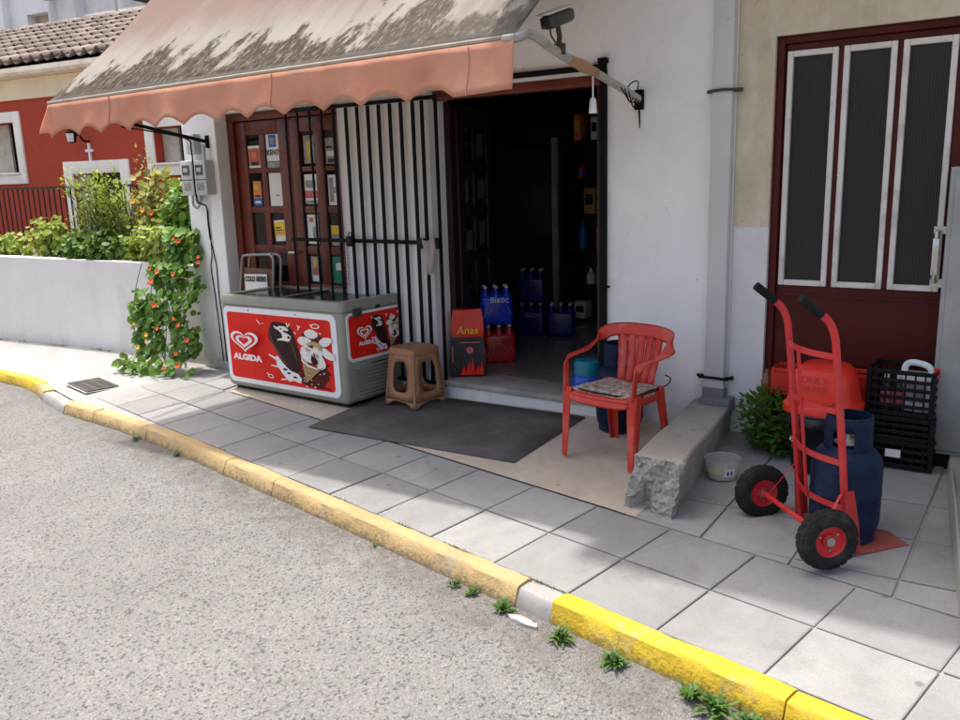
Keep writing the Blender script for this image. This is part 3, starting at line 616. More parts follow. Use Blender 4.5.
# threshold step of the doorway
s_ = MB(); s_.bx(1.06,3.0,FY-.012,FY-.002,-.05,.10); s_ = MB()
s_.bx(1.088,2.503,FY-.045,FY+.30,-.1,.185); st = s_.build('doorstep', 'white_step', shop, world=True, bevel=.01)
s_ = MB()
prof = [(1.13+i*.0345, FY-.06-.006*noise.noise(Vector((i*.6,0,3)))) for i in range(41)]
s_.prism([(x,y) for x,y in prof]+[(2.51,FY+.30),(1.13,FY+.30)], (0,0,.1855), (1,0,0), (0,1,0), (0,0,.042)); s_.build('sill', 'sill', st, world=True, bevel=.006)
# interior room
r = MB()
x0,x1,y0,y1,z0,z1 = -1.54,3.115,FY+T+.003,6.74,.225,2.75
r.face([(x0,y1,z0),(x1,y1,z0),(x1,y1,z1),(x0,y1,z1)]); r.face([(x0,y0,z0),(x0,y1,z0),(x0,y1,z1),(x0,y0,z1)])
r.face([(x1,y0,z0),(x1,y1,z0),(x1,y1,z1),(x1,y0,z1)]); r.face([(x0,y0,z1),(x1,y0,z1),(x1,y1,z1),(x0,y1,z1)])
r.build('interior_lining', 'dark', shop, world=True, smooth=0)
r = MB(); r.bx(x0,x1,FY+.302,y1,.12,.2265); r.build('shop_floor', 'floor_in', shop, world=True, smooth=0)
# red wooden lintel and white strip above the doorway, jambs
f = MB(); f.bx(1.087,2.503,FY+.06,FY+.16,2.305,2.37); f.build('door_lintel', 'wood', shop, world=True, bevel=.004); f = MB(); f.bx(2.44,2.503,FY+.06,FY+.16,.23,2.304); f.build('door_jamb', 'wood_dark', shop, world=True); f = MB(); f.bx(1.087,1.14,FY+.19,FY+.25,.23,2.304); f.build('door_jamb', 'wood_dark', shop, world=True, bevel=.004)
# --- wooden double door on the left
DY = 1.28
def pane_door(name, x0, x1, y, z0, z1, cols, parent, rows=((2.165,1.875),(1.835,1.54),(1.485,1.20),(1.13,.87)), lo=True):
    m = MB(); t = .045
    zs = [z1]
    ys = (y-t/2, y+t/2)
    m.bx(x0, cols[0][0], *ys, z0, z1); m.bx(cols[-1][1], x1, *ys, z0, z1)
    for a, b_ in zip(cols[:-1], cols[1:]): m.bx(a[1]+.0005, b_[0]-.0005, ys[0]+.002, ys[1]-.002, rows[-1][1], rows[0][0])
    top = z1
    for (zt, zb) in rows:
        m.bx(cols[0][0]+.0005, cols[-1][1]-.0005, ys[0]+.004, ys[1]-.004, zt, top); top = zb
    m.bx(cols[0][0]+.0005, cols[-1][1]-.0005, ys[0]+.004, ys[1]-.004, z0, top)
    d = m.build(name, 'wood', parent, world=True, bevel=.005)
    for (zt, zb) in rows:
        for c in cols:
            q = MB(); q.bx(c[0]+.001, c[1]-.001, y-.004, y+.002, zb+.001, zt-.001); q.build('pane', 'glass', d, world=True)
    return d
f = MB(); f.bx(-1.324,-1.245,DY-.05,DY+.06,.2,2.29); f.bx(.09,.168,DY-.05,DY+.06,.2,2.29); f.bx(-1.324,.168,DY-.052,DY+.062,2.291,2.359); f.build('door_frame', 'wood', shop, world=True, bevel=.005)
dl = pane_door('door', -1.24, -.555, DY, .21, 2.285, ((-1.115,-.945),(-.872,-.695)), shop)
dr = pane_door('door', -.55, .085, DY, .21, 2.285, ((-.43,-.262),(-.152,-.01)), shop)
h = MB(); h.tube([(-.52,DY-.025,1.145),(-.52,DY-.075,1.145),(-.60,DY-.08,1.142)], .011, 8); h.build('handle', 'steel', dr, world=True)
def poster(d, x0, x1, z0, z1, m, y=DY-.008, extra=None, tilt=0):
    p = MB(); c = Vector(((x0+x1)/2, y, (z0+z1)/2)); a = Vector((math.cos(tilt),0,math.sin(tilt))); u = Vector((-math.sin(tilt),0,math.cos(tilt)))
    hw, hh = (x1-x0)/2, (z1-z0)/2
    ms = [m]
    p.face([c-a*hw-u*hh, c+a*hw-u*hh, c+a*hw+u*hh, c-a*hw+u*hh])
    for k, (kind, *rest) in enumerate(extra or []):
        off = Vector((0,-.0012*(k+1),0))
        if kind == 'rect':
            u0,u1,v0,v1,mm = rest; ms.append(mm)
            P = [c+a*(-hw+2*hw*s)+u*(-hh+2*hh*t)+off for s,t in ((u0,v0),(u1,v0),(u1,v1),(u0,v1))]; p.face(P, m=len(ms)-1)
        else:
            s,t,body,size,mm = rest; ms.append(mm)
            put_text(p, body, size, c+a*(-hw+2*hw*s)+u*(-hh+2*hh*t), a, u, off, m=len(ms)-1, thick=.0015)
    p.build('poster', ms, d, world=True, smooth=0)
poster(dl,-1.105,-.955,1.882,2.075,'orangep',extra=[('rect',.0,1,0,.1,'paper'),('rect',0,1,.88,1,'paper'),('rect',.12,.9,.3,.86,'redp2'),('rect',.2,.85,.12,.27,'ink'),('rect',.3,.7,.45,.7,'orangep')])
poster(dl,-.866,-.70,1.878,2.162,'paper',extra=[('rect',.22,.78,.62,.98,'bluep'),('rect',.34,.68,.70,.9,'greyp'),('text',.5,.45,'KENT',.062,'ink'),('rect',.04,.96,.16,.19,'bluep'),('rect',.04,.96,.0,.14,'greyp')])
poster(dl,-1.08,-.975,1.615,1.765,'orangep',extra=[('rect',.15,.85,.06,.18,'ink'),('rect',.1,.6,.5,.8,'yellowp')])
poster(dl,-1.085,-.975,1.548,1.612,'bluep',extra=[('rect',.15,.85,.35,.65,'paper')])
poster(dl,-.862,-.70,1.545,1.832,'paper',extra=[('rect',.45,.8,.3,.325,'greyp'),('rect',.5,.72,.335,.35,'greyp')])
poster(dl,-.838,-.70,1.235,1.42,'paper',extra=[('rect',.0,.95,.25,.92,'yellowp'),('rect',.1,.6,.62,.68,'ink'),('rect',.1,.7,.5,.55,'ink'),('rect',.12,.8,.38,.43,'redp2')],tilt=.06)
poster(dr,-.40,-.275,1.90,2.13,'greyp',extra=[('rect',.3,.55,.1,.8,'yellowp'),('rect',.6,.9,.4,.9,'paper')])
poster(dr,-.145,-.03,1.89,2.10,'greyp',extra=[('rect',.1,.9,.3,.5,'paper'),('rect',.2,.8,.05,.2,'ink'),('rect',.1,.7,.6,.68,'ink')])
poster(dr,-.42,-.27,1.56,1.81,'paper',extra=[('rect',.0,1,.2,.45,'redp2'),('rect',.1,.9,.55,.8,'greyp'),('rect',.0,1,.0,.12,'greyp')])
poster(dr,-.14,-.02,1.55,1.80,'paper',extra=[('rect',.1,.5,.1,.9,'greyp'),('rect',.5,.9,.4,.6,'greyp')])
poster(dr,-.42,-.29,1.22,1.47,'paper',extra=[('rect',.2,.6,.75,.9,'redp2'),('rect',.5,.9,.2,.6,'greyp')])
poster(dr,-.14,-.02,1.30,1.38,'yellowp'); poster(dr,-.14,-.02,1.21,1.295,'greyp')
poster(dr,-.41,-.30,.89,1.11,'greyp',extra=[('rect',.3,.8,.3,.55,'redp2'),('rect',.3,.7,.6,.95,'yellowp'),('rect',.2,.8,.02,.25,'paper')])
poster(dr,-.15,-.015,.885,1.115,'greenp',extra=[('rect',.3,.85,.5,.62,'paper'),('rect',.3,.6,.62,.75,'paper'),('rect',.45,.95,.62,.78,'paper')])
# --- open inner door leaf standing in the doorway
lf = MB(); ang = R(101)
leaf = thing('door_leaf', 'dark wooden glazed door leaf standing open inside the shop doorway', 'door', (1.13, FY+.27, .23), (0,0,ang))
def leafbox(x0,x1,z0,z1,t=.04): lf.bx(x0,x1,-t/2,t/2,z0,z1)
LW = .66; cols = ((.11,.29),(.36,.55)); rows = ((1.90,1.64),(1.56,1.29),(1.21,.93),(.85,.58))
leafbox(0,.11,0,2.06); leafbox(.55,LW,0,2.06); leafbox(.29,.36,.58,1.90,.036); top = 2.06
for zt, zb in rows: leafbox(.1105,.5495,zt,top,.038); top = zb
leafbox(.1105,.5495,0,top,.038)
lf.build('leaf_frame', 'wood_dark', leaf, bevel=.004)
for zt, zb in rows:
    for c in cols:
        q = MB(); q.bx(c[0],c[1],-.003,.003,zb,zt); q.build('pane', 'glass', leaf)
for (u0,z0,u1,z1) in ((.38,1.68,.50,1.86),(.39,1.34,.52,1.5),(.13,1.33,.2,1.5),(.14,.95,.25,1.1),(.40,.98,.5,1.16)):
    q = MB(); q.bx(u0,u1,-.006,-.004,z0,z1); q.bx(u0+.01,u1-.01,-.0065,-.006,z0+.02,z0+.05); q.build('sticker', 'darkpaper', leaf)

# --- security grille
gr = thing('security_grille', 'black iron sliding grille parked across the wooden door and white wall', 'grille', (.36, FY-.04, .2))
BY = FY-.04
bars = [-.368,-.228,-.091,.043,.175,.311,.428,.54,.649,.76,.866,.98,1.066]
for i, x in enumerate(bars):
    q = MB(); q.box((x,BY,1.255), (.019 if x < .1 else .031,.012,2.10)); q.build('bar', 'blackm', gr, world=True, bevel=.003)
q = MB(); q.bx(-.386,1.20,BY-.013,BY-.0065,1.262,1.292); q.build('middle_rail', 'blackm', gr, world=True, bevel=.002)
q = MB(); q.bx(-.386,1.20,BY-.012,BY+.012,2.307,2.335); q.build('top_rail', 'blackm', gr, world=True, bevel=.004)
q = MB(); q.bx(-.386,1.20,BY-.012,BY+.012,.175,.204); q.build('bottom_rail', 'blackm', gr, world=True, bevel=.004)
q = MB(); q.bx(1.182,1.202,BY-.012,BY+.012,.206,2.305); q.build('end_post', 'blackm', gr, world=True, bevel=.004)
q = MB(); q.bx(.285,.345,BY-.06,BY-.023,1.235,1.315); q.tube([(.30,BY-.04,1.315),(.30,BY-.04,1.345),(.33,BY-.04,1.345),(.33,BY-.04,1.315)], .006, 6); q.build('padlock', 'black_pl', gr, world=True, bevel=.008)
q = MB(); q.bx(1.0,1.09,BY-.05,BY-.023,1.235,1.31); q.build('lock', 'black_pl', gr, world=True, bevel=.006); q = MB(); q.bx(1.165,1.21,BY-.05,BY+.0,1.235,1.315); q.build('lock', 'black_pl', gr, world=True, bevel=.006)
q = MB()
for i in range(13):
    z = 1.23-i*.026; r_ = .012
    ring = [( .268+(math.cos(a)*r_ if i%2==0 else 0), BY-.03+(math.cos(a)*r_ if i%2 else 0), z+math.sin(a)*.018) for a in [2*math.pi*k/10 for k in range(11)]]
    q.tube(ring, .0035, 5, caps=False)
q.build('chain', 'steel', gr, world=True)
fr = MB(); fr.bx(1.165,2.545,BY-.0,BY+.035,2.392,2.425); fr.bx(2.507,2.548,BY-.0,BY+.036,.225,2.391); fr.bx(2.50,2.556,BY-.012,BY+.037,2.426,2.46)
fr.tube([(2.53,BY-.002,1.02),(2.535,BY-.03,1.02),(2.60,BY-.035,1.022)], .009, 6)
fo = fr.build('grille_track', 'blackm', shop, world=True, bevel=.003)
fr = MB(); fr.bx(1.165,2.505,FY-.012,FY-.003,2.375,2.39); fr.build('lintel_strip', 'pwhite', shop, world=True)
# rag on the grille
rg = MB(); nx, nz = 8, 12; vs = []
for j in range(nz+1):
    for i in range(nx+1):
        u, v = i/nx, j/nz; wd = .085*(1-.55*v)+.01
        vs.append((1.115+(u-.5)*wd*1.3+.02*v+.01*math.sin(v*5), BY-.055-.012*math.sin(u*9+v*2), 1.315-.26*v-.02*math.sin(u*4)))
rg.add(vs, [(j*(nx+1)+i, j*(nx+1)+i+1, (j+1)*(nx+1)+i+1, (j+1)*(nx+1)+i) for j in range(nz) for i in range(nx)])
tag(rg.build('rag', 'cloth', solid=.004), 'grubby pale rag hanging from the end of the black grille', 'rag')

# --- drain pipe
dp = thing('drain_pipe', 'square white downpipe with grey shoe on the shop corner', 'drainpipe', (3.313, FY-.035, .29))
q = MB(); q.bx(3.252,3.374,FY-.072,FY-.004,.415,3.5); q.build('pipe', 'pipe', dp, world=True, bevel=.008)
q = MB()
q.prism([(0,.13),(0,.02),(.03,0),(.145,-.02),(.145,.075),(.085,.08),(.085,.13)], (3.244,FY-.003,.295), (0,-1,0), (0,0,1), (.138,0,0)); q.bx(3.30,3.44,FY-.14,FY-.02,.285,.375); q.build('shoe', 'boot', dp, world=True, bevel=.012)
for z, x0, x1, nm in ((.487,3.215,3.41,'blackm'),(2.20,3.235,3.41,'rust')):
    q = MB(); q.tube([(x0,FY-.01,z),(x0+.01,FY-.078,z),((x0+x1)/2,FY-.085,z+.004),(x1-.01,FY-.078,z),(x1,FY-.01,z+.003)], .009, 6); q.tube([(x0-.02,FY-.03,z),(x0+.03,FY-.06,z)], .011, 6); q.tube([(x1-.03,FY-.06,z),(x1+.012,FY-.03,z)], .012, 6)
    q.build('clamp', nm, dp, world=True)

# ------------------------------------------------------------------ awning
AX0, AX1, AYF, AZF = -1.43, 2.77, -.33, 2.385
awn = thing('awning', 'sun-faded salmon and cream awning streaked with brown mould over the shop front', 'awning', (.67, FY, 2.2))
cv = MB(); nu, nv = 42, 20; uv = []; vs = []
SLP = math.hypot(1.42, 1.30)
for j in range(nv+1):
    for i in range(nu+1):
        u, v = i/nu, j/nv; x = AX0+(AX1-AX0)*u; y = AYF+1.41*v; z = AZF+.014*0+1.275*v - .05*math.sin(math.pi*v) - .012*math.sin(math.pi*2*v)*(1+math.sin(x*2)) + .022*u
        z += .006*noise.noise(Vector((x*2, v*3, 1)))
        if v < .3: z += .012*math.sin(x*3.1)*v
        vs.append((x, y, z+.02)); uv.append((x-AX0, v*SLP))
cv.add(vs, [(j*(nu+1)+i, j*(nu+1)+i+1, (j+1)*(nu+1)+i+1, (j+1)*(nu+1)+i) for j in range(nv) for i in range(nu)]); cv.uv = uv
cv.build('canopy', 'awning', awn, world=True, solid=.003)
vl = MB(); n = 400; top = []; bot = []
rows_ = 7; vs = []; lim0, lim1 = AX0-.0, AX1
lows = [1.155+.315*k for k in range(-9,5)]
def scal(x):
    if x > 2.42: return -.245+.012*(x-2.42)/.35
    if x < -1.36: return -.205
    ph = (x-1.155)/.315; ph -= math.floor(ph); d = abs(ph-.5)*2     # 1 at a low, 0 between
    return -.245 + .056*(1-d**2.2)**1.2
for i in range(n+1):
    x = lim0+(lim1-lim0)*i/n; zt = AZF-.005+.022*i/n; bz = scal(x)
    for j in range(rows_+1):
        t = j/rows_
        fl = .012*math.sin(x*7.3+1)*t + .02*noise.noise(Vector((x*2.2, t*1.2, 5)))*t + .006*math.sin(x*19)*t
        xx = x - (.17*t**1.2*math.exp(-(x-lim0)/.10) if x < lim0+.6 else 0)
        vs.append((xx, AYF-.018-fl-.012*t, zt+bz*t))
vl.add(vs, [(i*(rows_+1)+j, (i+1)*(rows_+1)+j, (i+1)*(rows_+1)+j+1, i*(rows_+1)+j+1) for i in range(n) for j in range(rows_)])
val = vl.build('valance', 'valance', awn, world=True, solid=.002)
for x in (-.62, 1.06, 2.50):
    q = MB(); P = []
    for j in range(6):
        t = j/5; fl = .012*math.sin(x*7.3+1)*t + .02*noise.noise(Vector((x*2.2, t*1.2, 5)))*t + .006*math.sin(x*19)*t
        P.append((x+.004*math.sin(j), AYF-.021-fl-.012*t, AZF-.005+scal(x)*t*.97+.01))
    q.tube(P, .003, 5); q.build('seam', 'seam', val, world=True)
q = MB(); q.tube([(AX0-.01,AYF,AZF+.004),(AX1,AYF,AZF+.026)], .019, 10); q.build('front_rail', 'bar_dirty', awn, world=True)
q = MB(); q.tube(bez([(2.70,-.33,2.407),(2.77,-.32,2.41),(2.772,-.23,2.437),(2.77,-.13,2.43),(2.77,.02,2.39),(2.77,.205,2.353),(2.77,.555,2.298),(2.77,1.09,2.192)], 5), .024, 10); arm = q.build('arm', 'steel_white', awn, world=True)
q = MB(); q.tube(bez([(2.77,.19,2.356),(2.77,.25,2.345),(2.77,.33,2.335),(2.77,.42,2.32),(2.77,.50,2.307)], 3), [.026]*3+[.029]*3+[.033]*3+[.028]*4, 10); q.build('tape_wrap', 'tape', arm, world=True)
q = MB(); q.bx(2.74,2.80,FY-.03,FY-.001,2.13,2.25); q.build('wall_bracket', 'blackm', arm, world=True, bevel=.006)
q = MB(); rr = random.Random(3)
for k in range(3):
    a = .78+k*.05
    q.tube(bez([(2.77+.02,a,2.245),(2.80,a+.05,2.20-.03*k),(2.79,a+.13,2.17),(2.78,a+.22,2.20),(2.77,min(1.08,a+.3),2.17),(2.775,1.085,2.08-.03*k)], 5), .004, 5)
q.tube(bez([(2.77,1.06,2.25),(2.80,1.0,2.29),(2.79,.93,2.28),(2.77,.9,2.24)], 5), .004, 5)
q.build('cable_loop', 'blackm', arm, world=True)
q = MB(); q.tube([(-1.43,AYF+.02,2.38),(-1.43,.397,2.253),(-1.433,1.09,2.125)], .016, 8); ar2 = q.build('arm', 'blackm', awn, world=True)
q = MB(); q.bx(-1.45,-1.415,FY-.02,FY-.001,2.07,2.18); q.build('wall_bracket', 'blackm', ar2, world=True)
q = MB(); q.tube([(AX0-.02,FY-.07,3.66),(AX1+.02,FY-.07,3.685)], .05, 12); q.build('roller', 'steel_white', awn, world=True)

# security camera clamped on the awning arm
cam_o = thing('security_camera', 'dark bullet security camera with pale hood clamped on the awning arm', 'security camera', (2.77,.088,2.40))
d = Vector((.02,.235,.075)).normalized(); rt = Vector((1,0,0)); up = rt.cross(d)
rot = Matrix((rt, d, up)).transposed()
ce = Vector((2.765,.085,2.545))
q = MB(); q.box(ce, (.075,.215,.07), rot); body = q.build('body', 'camd', cam_o, world=True, bevel=.02, seg=3)
q = MB(); q.box(ce+up*.043+d*.0, (.088,.255,.009), rot); q.build('hood', 'camw', cam_o, world=True, bevel=.004)
q = MB(); q.box(ce-d*.112, (.058,.012,.056), rot); q.build('lens_window', 'darkglass', body, world=True, bevel=.008)
q = MB(); q.box(ce+d*.112, (.05,.03,.05), rot); q.build('rear_cap', 'black_pl', body, world=True, bevel=.008)
q = MB(); q.tube([(2.768,.088,2.41),(2.768,.10,2.46),(2.765,.085,2.515)], .014, 8); q.tube(bez([(2.75,.04,2.52),(2.74,.055,2.47),(2.75,.09,2.43)],4), .005, 5); q.box((2.77,.089,2.395),(.06,.035,.055)); q.build('bracket', 'rust', cam_o, world=True)
# hanging lamp-holder
pl = thing('hanging_plug', 'white lamp socket hanging on a thin cord from the awning arm', 'socket', (2.77,.468,2.09))
q = MB(); q.tube([(2.77,.468,2.315),(2.77,.468,2.165)], .0045, 6); q.build('cord', 'bulb', pl, world=True)
q = MB(); q.lathe([(0,.08),(.012,.08),(.018,.065),(.024,.0),(.025,-.004),(0,-.004)], 16, (2.77,.468,2.09)); q.build('socket', 'bulb', pl, world=True)

# ------------------------------------------------------------------ meter boxes and cables on the pillar
def meter(x0, x1, label):
    m = thing('meter_box', label, 'electric meter', ((x0+x1)/2, FY-.05, 1.65), group='electric meters on the pillar')
    q = MB(); q.bx(x0,x1,FY-.105,FY-.002,1.655,1.965); q.build('case', 'meter', m, world=True, bevel=.012)
    cx = (x0+x1)/2
    q = MB(); q.bx(cx-.05,cx+.05,FY-.110,FY-.1055,1.835,1.925); wn = q.build('window', 'meter_win', m, world=True)
    q = MB(); q.bx(cx-.03,cx+.03,FY-.113,FY-.1105,1.865,1.90); q.build('dial', 'meter', wn, world=True)
    q = MB(); q.bx(cx-.045,cx+.045,FY-.1085,FY-.1055,1.70,1.765); q.build('label_plate', 'greyp', m, world=True)
    q = MB(); q.bx(x0+.008,x1-.008,FY-.108,FY-.1055,1.79,1.796); q.build('cover_joint', 'ink', m, world=True)
meter(-1.735,-1.565,'left grey electricity meter box on the white pillar'); meter(-1.545,-1.378,'right grey electricity meter box on the pillar nearest the wooden door')
q = MB(); q.bx(-1.66,-1.54,FY-.075,FY-.002,2.02,2.20); tag(q.build('junction_box', 'meter', bevel=.01), 'small grey junction box on the pillar above the two meters', 'junction box')
q = MB()
q.tube(bez([(-1.66,FY-.05,1.655),(-1.65,FY-.06,1.57),(-1.60,FY-.06,1.54),(-1.56,FY-.055,1.58),(-1.54,FY-.05,1.655)],6), .011, 6)
q.tube(bez([(-1.60,FY-.05,1.655),(-1.60,FY-.06,1.60),(-1.55,FY-.06,1.575),(-1.5,FY-.05,1.655)],6), .009, 6)
q.tube(bez([(-1.45,FY-.04,2.10),(-1.43,FY-.05,2.04),(-1.46,FY-.03,1.965)],6), .010, 6)
tag(q.build('conduit', 'cable_g'), 'short grey cables looping below and above the meter boxes', 'cable')
q = MB()
q.tube(bez([(-1.50,.30,2.24),(-1.505,.90,2.16),(-1.51,FY-.13,2.05),(-1.51,FY-.13,1.75),(-1.50,FY-.12,1.60),(-1.505,FY-.03,1.55),(-1.52,FY-.015,1.40),(-1.515,FY-.012,1.25)],6), [.007]*32+[.009]*11, 6)
q.tube(bez([(-1.515,FY-.012,1.25),(-1.49,FY-.01,1.12),(-1.47,FY-.01,1.0),(-1.475,FY-.008,.75),(-1.46,FY-.008,.5),(-1.45,FY-.008,.1)],6), .005, 5)
q.tube(bez([(-1.512,FY-.012,1.25),(-1.52,FY-.01,1.1),(-1.55,FY-.01,.98),(-1.53,FY-.008,.7),(-1.50,FY-.008,.1)],6), .005, 5)
tag(q.build('power_cable', 'blackm'), 'black cable dropping from the awning past the meters down the pillar', 'cable')

# ------------------------------------------------------------------ freezer
FRW, FRD, FRH = 1.525, .655, .825
fz = thing('ice_cream_freezer', 'grey chest freezer with red ice cream panels and a glass top', 'freezer', (.678,.508,.046), (math.asin(SX)*0, R(-1.2), R(-4.0)))
b = MB(); b.bx(-FRW,0,0,FRD,.035,FRH-.055); b.build('body', 'fz', fz, bevel=.045, seg=4)
def rrect(x0,x1,y0,y1,r,n=6):
    out = []
    for cx, cy, a0 in ((x1-r,y1-r,0),(x0+r,y1-r,90),(x0+r,y0+r,180),(x1-r,y0+r,270)):
        for k in range(n+1): a = R(a0+90*k/n); out.append((cx+r*math.cos(a), cy+r*math.sin(a)))
    return out
# rim
o_ = rrect(-FRW-.012,.012,-.012,FRD+.012,.06); i_ = rrect(-FRW+.06,-.06,.055,FRD-.055,.04); N_ = len(o_)
b = MB(); zb, zt = FRH-.075, FRH
vs = [(x,y,zb) for x,y in o_]+[(x,y,zt-.012) for x,y in o_]+[(x*1+(-.007 if x>-.7 else .007),y+(.007 if y<.3 else -.007),zt) for x,y in o_]+[(x,y,zt) for x,y in i_]+[(x,y,zt-.03) for x,y in i_]
fs = []
for k in range(4):
    for j in range(N_): fs.append((k*N_+j, k*N_+(j+1)%N_, (k+1)*N_+(j+1)%N_, (k+1)*N_+j))
b.add(vs, fs); b.build('rim', 'fz', fz, smooth=40)
b = MB(); b.bx(-FRW+.055,-.055,.05,FRD-.05,FRH-.50,FRH-.45); b.build('tub_floor', 'pwhite', fz)
for (x0,x1,z) in ((-FRW+.062,-.80,FRH-.016),(-.86,-.062,FRH-.026)):
    b = MB(); b.bx(x0,x1,.057,FRD-.057,z,z+.006); gl = b.build('glass_lid', 'freezer_glass', fz)
    b = MB(); b.bx(x0,x0+.02,.057,FRD-.057,z+.0065,z+.012); b.bx(x1-.02,x1,.057,FRD-.057,z+.0065,z+.012); b.bx(x0+.0205,x1-.0205,.057,.077,z+.0065,z+.011); b.bx(x0+.0205,x1-.0205,FRD-.077,FRD-.057,z+.0065,z+.011); b.build('lid_trim', 'fz', gl)
b = MB(); b.bx(-FRW+.05,-.05,.05,FRD-.05,.0,.034); b.build('foot', 'black_pl', fz)
# artwork: digitised in the panel's own 0..1 square
def heart(cx, cy, s, k=60):
    out = []
    for i in range(k):
        t = 2*math.pi*i/k; x = 16*math.sin(t)**3; y = 13*math.cos(t)-5*math.cos(2*t)-2*math.cos(3*t)-math.cos(4*t)
        out.append((cx+s*x/17, cy+s*(y+2)/17))
    return out
def art(mats_, mbs, o, ax, ay, nrm, W_, H_, name, parent):
    """ax, ay unit vectors; W_, H_ size of the red field; returns artwork part objects"""
    lay = [0]
    o, ax, ay, nrm = Vector(o), Vector(ax), Vector(ay), Vector(nrm)
    mb = MB(); ms = ['pwhite','pred','choc','creamp','snow','coneb','tan','maroonp','choc_hi']
    asp = W_/H_
    def P(poly, m, unit=False):
        lay[0] += 1
        mb.face([o+ax*(x*W_)+ay*(y*H_)+nrm*(.0004*lay[0]) for x, y in poly], m=m)
    def cv_(x, y):                       # digitising frame -> unit square
        yt = 5+x*.075; yb = 560+x*.165; v = (y-yt)/(yb-yt); xl = -6+28*v; xr = 722+66*v; u = (x-xl)/(xr-xl)
        return (1.17*u/(1.17*u+1-u), 1-v)
    def Q(pts, m): P([cv_(*p) for p in pts], m)
    # chocolate splash, milk splash
    Q([(505,540),(520,500),(560,480),(640,470),(690,455),(735,440),(740,452),(712,470),(735,505),(745,520),(765,528),(735,540),(742,575),(715,610),(700,640),(745,652),(760,668),(715,660),(650,655),(600,640),(560,625),(520,600)], 7)
    Q([(285,360),(330,385),(345,372),(390,440),(440,500),(500,530),(530,575),(525,612),(500,605),(470,590),(440,600),(420,582),(375,590),(372,578),(415,570),(385,530),(355,478),(300,463),(302,456),(348,462),(335,410),(283,368)], 4)
    for c in ((405,492,18,10),(432,525,14,9),(480,560,15,8)): P(ellipse(*cv_(c[0],c[1]), c[2]/780, c[3]/560, 10), 2)
    # bar
    Q([(300,95),(325,78),(362,84),(405,98),(440,128),(460,170),(478,240),(502,320),(526,410),(530,470),(520,508),(495,522),(462,512),(425,480),(385,425),(350,350),(318,285),(290,235),(284,195),(292,140)], 2)
    Q([(318,112),(345,128),(362,115),(400,120),(430,150),(412,160),(395,150),(388,168),(420,182),(447,205),(440,238),(425,250),(385,240),(345,240),(352,228),(385,218),(378,180),(352,150),(330,138)], 3)
    Q([(300,150),(306,140),(300,195),(318,250),(350,320),(392,400),(430,455),(420,458),(380,405),(336,325),(302,250),(292,198)], 8)
    Q([(440,215),(452,250),(476,330),(496,410),(490,412),(468,335),(444,255)], 8)
    P(ellipse(*cv_(430,212), .014, .02, 10), 2); P(ellipse(*cv_(372,140), .010, .012, 8), 2)
    # cone with cream
    Q([(520,180),(560,160),(650,185),(700,260),(690,330),(600,330),(540,280)], 7)
    for (cx, cy, rx, ry, ro) in ((592,178,46,38,.0),(548,243,46,42,.3),(697,245,36,48,-.6),(715,345,33,60,.6),(668,420,36,62,.1),(650,330,28,52,.2)):
        P(ellipse(*cv_(cx,cy), rx/745, ry/600, 20, ro, .05, cx), 4); P(ellipse(*cv_(cx+5,cy+9), rx*.66/745, ry*.55/600, 16, ro, .12, cx+3), 3); P(ellipse(*cv_(cx-7,cy-8), rx*.5/745, ry*.45/600, 14, ro, .12, cx+5), 4)
    Q([(536,390),(560,400),(600,450),(650,475),(700,462),(570,606)], 5)
    for k in range(5):
        a = cv_(545+k*30, 410+k*18); bq = cv_(568+k*3, 598-k*22); P([a,(a[0]+.006,a[1]),(bq[0]+.006,bq[1]),bq], 6)
    for (cx, cy, rx, ry, ro) in ((575,355,42,68,.25),(580,320,40,36,.0),(630,405,20,36,.2)):
        P(ellipse(*cv_(cx,cy), rx/745, ry/600, 20, ro, .06, cx+1), 4 if cx != 630 else 2)
    Q([(532,350),(545,400),(590,445),(650,470),(700,455),(690,470),(650,482),(585,460),(535,410)], 4)
    for (cx, cy, rx, ry) in ((610,250,26,12),(640,268,22,26),(590,265,20,10),(662,292,14,24),(585,315,22,10),(570,300,10,10),(650,365,8,18)):
        P(ellipse(*cv_(cx,cy), rx/745, ry/600, 12, .3, .2, cy), 6)
    Q([(612,345),(640,440),(628,448),(605,400)], 2)
    rr = random.Random(9)
    for k in range(26): P(ellipse(*cv_(rr.uniform(555,730), rr.uniform(500,650)), .006, .008, 6), 4 if k % 2 else 7)
    for k in range(22):
        cx, cy = rr.choice(((592,178),(548,243),(697,245),(715,345),(575,355),(668,420))); P(ellipse(*cv_(cx+rr.uniform(-28,28), cy+rr.uniform(-30,30)), .004, .006, 6), 6)
    # little white strokes
    for a, c, t in (((228,62),(252,100),5),((262,88),(275,92),4),((437,80),(446,118),5),((462,85),(446,120),5),((516,98),(528,125),5),((536,105),(520,140),5),((497,158),(505,172),8),((610,90),(625,115),5),((640,152),(648,158),7),((675,160),(690,168),7),((300,515),(315,530),6)):
        p, q_ = Vector(cv_(*a)), Vector(cv_(*c)); n_ = Vector((-(q_-p).y, (q_-p).x)).normalized()*t/1100; P([tuple(p-n_),tuple(q_-n_),tuple(q_+n_),tuple(p+n_)], 4)
    for (cx, cy, rx, ry) in ((648,103,30,22),(332,545,20,20)):
        e = ellipse(*cv_(cx,cy), rx/745, ry/600, 14, .2, .1, 4); P(e, 4); P(ellipse(*cv_(cx,cy), rx/745*.72, ry/600*.66, 14, .2, .1, 4), 1)
    # heart mark: white band, red gap, white band, red core; swoosh opening at the lower right
    hc = cv_(120, 248); hc = (hc[0]+.035, hc[1]-.005); hs = .150
    def HH(s, m, dx=0, dy=0): P([(hc[0]+dx+(x-hc[0]), hc[1]+dy+(y-hc[1])*1.22) for x, y in heart(hc[0], hc[1], s)], m)
